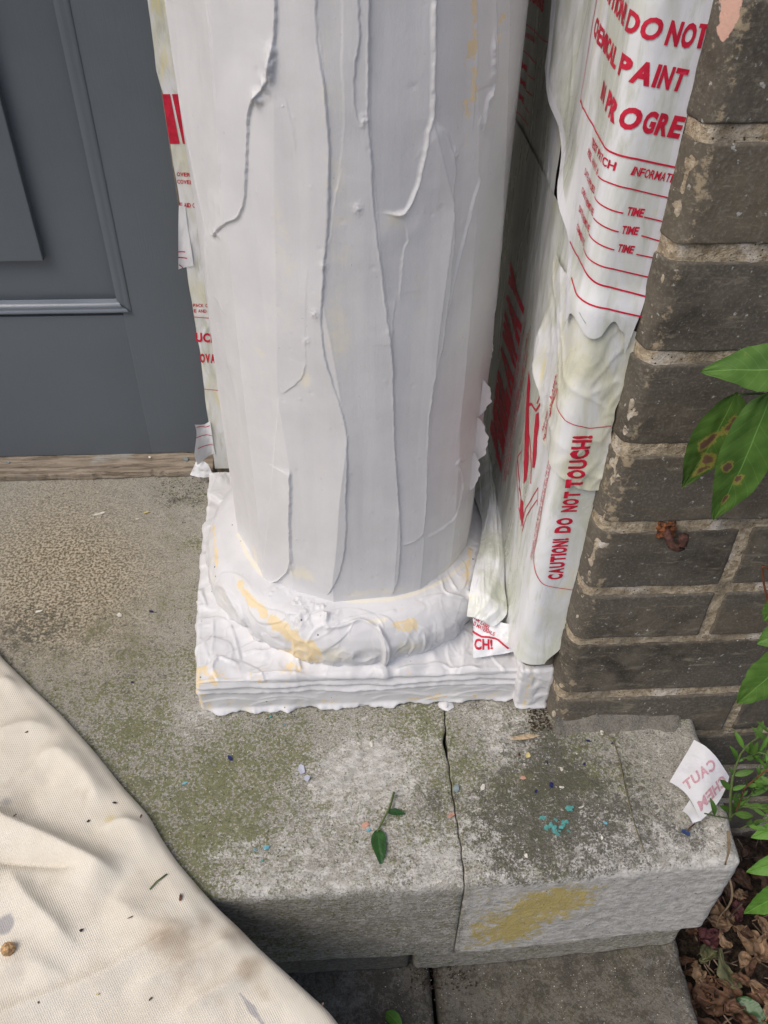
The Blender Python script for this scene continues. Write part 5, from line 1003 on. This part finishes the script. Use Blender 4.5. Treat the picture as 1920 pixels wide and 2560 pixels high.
for x, y, r, m_, l in ((575, 1832, .003, CYAN, 'cyan flake on mossy stone near the cloth'), (552, 1838, .0018, CYAN, 'smaller cyan fleck left of the bright cyan one'), (565, 1862, .0014, TEAL, 'tiny teal fleck under the cyan flake near the cloth'), (985, 1703, .0042, SAGE, 'grey-blue flake lying over the crack'),
                       (652, 1665, .0058, LILAC, 'pale lilac paint patch in the middle of the left slab'), (664, 1682, .0040, LILAC, 'lower half of the pale lilac paint patch'), (788, 1783, .0040, SALM, 'salmon pink flake touching the twig leaf'), (975, 1762, .0034, SALM, 'salmon pink flake left of the crack'), (1130, 1682, .003, SALM, 'faded pink flake beside the navy flakes'),
                       (797, 1795, .0022, CYAN, 'cyan flake under the salmon flake by the twig'), (400, 1693, .0028, CYAN, 'pale cyan sliver by the middle of the cloth edge'), (613, 1568, .0022, CYAN, 'pale cyan sliver below the plinth'), (585, 1549, .0016, TEAL, 'tiny teal fleck under the plinth lip'),
                       (1042, 1702, .0036, IVORY, 'ivory flake right of the grey-blue one'), (802, 1608, .0030, IVORY, 'ivory flake, right one of the pair below the plinth'), (775, 1607, .0022, IVORY, 'ivory flake, left one of the pair below the plinth'), (1300, 1585, .0030, IVORY, 'ivory flake at the top of the dry stalk'), (1140, 1633, .0032, YELP, 'yellow flake below the seed pod'),
                       (1255, 1745, .0030, IVORY, 'white sliver right of the teal group'), (1213, 1702, .0022, IVORY, 'white flake right of the largest navy one'), (1212, 1663, .002, IVORY, 'white fleck above the largest navy flake'), (1300, 1811, .002, IVORY, 'white fleck right of the teal cluster'), (1135, 1850, .0024, IVORY, 'white fleck near the front edge below the teal cluster'), (1122, 1632, .0018, BRNM, 'tan crumb left of the yellow flake'),
                       (1307, 1779, .0020, CYAN, 'pale cyan fleck right of the teal cluster'), (214, 1112, .0075, IVORY, 'long white sliver on the landing in front of the threshold'), (318, 1108, .0042, YELP, 'pale yellow sliver on the landing near the threshold'), (85, 1322, .0038, IVORY, 'white sliver near the left edge of the landing'), (258, 1330, .0034, IVORY, 'ivory oblong flake left of the navy one on the landing'),
                       (296, 1122, .0022, IVORY, 'beige crumb between the two slivers on the landing'), (480, 1350, .0018, IVORY, 'ivory crumb by the plinth side')):
    flake('paint_flake', x, y, r, m_, l, asp=.28 if 'sliver' in l else .65, ang=.35 if 'sliver' in l else None)
for x, y, r, m_, l in ((456, 1187*1., .001, IVORY, ''),)[0:0]: pass
for x, y, r, m_, l in ((376, 1145/1., .002, IVORY, ''),)[0:0]: pass
for x, y, r, m_, l in ((323, 989+0, .0030, IVORY, 'white triangular chip on the threshold'), (456-0, 0, 0, None, ''))[:1]+((0+18, 1166*0+1000, .0030, SAGE, 'blue-grey chip near the left end of the threshold'), (402, 994, .0042, SAGE, 'blue-grey and white chip near the right end of the threshold')):
    flake('paint_flake', x, y, r, m_, l, z=.0125)
mt_ = flake('blue_bud', 1480, 1800, .0044, flat('dark_blue_petal', (.03, .06, .16), .6), 'dark blue petal with a brown stalk on the end slab under the torn paper', asp=.5, ang=-.9, th=.0015, cat='petal'); tube_obj('stalk', [onz(1483, 1797, .002), onz(1490, 1788, .003), onz(1500, 1780, .002)], .0007, BRNM, mt_)
# tiny crumbs of paint and grit all over the landing: nobody could count them
def crumbs(name, n, boxes, mat, label, zf_, rmin=.0004, rmax=.0011):
    parts = []
    for k in range(n):
        x0, x1, y0, y1 = boxes[k % len(boxes)]; x, y = rng.uniform(x0, x1), rng.uniform(y0, y1); z = zf_(x, y); r = rng.uniform(rmin, rmax)
        V = np.array([(1, 0, 0), (-.5, .8, 0), (-.6, -.7, 0), (0, 0, .9), (0, 0, -.6)])*r*rng.uniform(.6, 1.3, size=(5, 1))+[x, y, z+r*.3]; parts.append((V, np.array([(0, 1, 3), (1, 2, 3), (2, 0, 3), (1, 0, 4), (2, 1, 4), (0, 2, 4)])))
    V, F = merge(parts); o = link(name, raw_mesh(name, V, F, smooth=False), mat); meta(o, label, 'crumbs', kind='stuff')
BX = [(-.45, .36, .36, .53), (-.45, -.17, .53, .93), (-.3, .36, .36, .52), (-.20, .36, .50, .535)]
crumbs('paint_crumbs', 520, BX, IVORY, 'white paint crumbs scattered over the stone landing', lambda x, y: .0006)
crumbs('grit', 520, BX+[(-.24, -.17, .88, .93), (-.24, -.17, .88, .93), (-.17, .2, .528, .539)], CHAR, 'dark grit and dirt scattered over the stone landing', lambda x, y: .0006)
crumbs('step_grit', 300, [(.03, .345, .28, .35)], IVORY, 'pale grit on the lower stone step', lambda x, y: -.198, .0003, .0008)
crumbs('corner_dirt', 260, [(.192, .214, .500, .529), (.06, .13, .325, .352)], flat('dark_dirt', (.06, .038, .025), .9), 'brown dirt in the corner by the brick wall and in the broken joint', lambda x, y: .001 if y > .4 else -.198, .0006, .002)

# ------------------------------------------------------------------ bits on the cloth
def cz(x, y):
    p = oncloth(x, y); i = np.argmin((Xc-p[0])**2+(Yc-p[1])**2); return np.array([Xc.flat[i], Yc.flat[i], Z.flat[i]])
Z = np.asarray(o.data.vertices[0].co) if False else np.where(True, (lambda me: np.array([v.co.z for v in me.vertices]).reshape(Xc.shape))(bpy.data.objects['drop_cloth'].data), 0)
for x, y, r, m_, l, asp in ((390, 1943, .0048, BRNM, 'dark red-brown bark scrap on the middle of the drop cloth', .35), (306, 1764, .0026, BRNM, 'brown bark crumb near the upper cloth crease', .5), (248, 1738, .0026, CHAR, 'blackish crumb above the cloth crease', .6), (193, 1774, .002, CHAR, 'blackish crumb left on the upper cloth', .6), (705, 2148, .0030, SALM, 'orange-brown sliver near the right cloth edge', .35),
                            (288, 1990+0, .0032, BRNM, 'curved brown husk sliver below the grass bit on the cloth', .2), (330, 2162, .0022, BRNM, 'brown crumb near the bottom of the cloth', .4), (178, 2010+0, .0018, CHAR, 'round black spot on the cloth left of the stain', .9), (60, 1590, .002, BRNM, 'brown fleck near the cloth top left', .4), (38, 1775, .003, CHAR, 'tiny black fibre on the left of the cloth', .3), (215, 2156, .0016, YELP, 'yellow crumb on the cloth', .5)):
    flake('debris_scrap', x, y, r*.75, m_, l, asp=asp, P=cz(x, y), cat='debris')
p = cz(335, 1910); tube_o = tube_obj('grass_bit', np.array([cz(323, 1925)+[0, 0, .001], cz(340, 1908)+[0, 0, .002], cz(360, 1892)+[0, 0, .001]]), .0007, STEMG, None, 5); meta(tube_o, 'short olive grass bit lying on the cloth above the stain', 'grass bit')
p = cz(24, 2055); bm = bmesh.new(); bmesh.ops.create_icosphere(bm, subdivisions=4, radius=.0055)
for v in bm.verts: v.co = v.co*(1+.12*float(pn(v.co.x*500, v.co.y*500, v.co.z*500)))+Vector((*p[:2], p[2]+.003))
me = bpy.data.meshes.new('seed_ball'); bm.to_mesh(me); o = link('seed_ball', me, flat('tan_seed_ball', (.50, .31, .15), .8, .3, 400)); meta(o, 'round tan seed ball on the left of the drop cloth', 'seed')
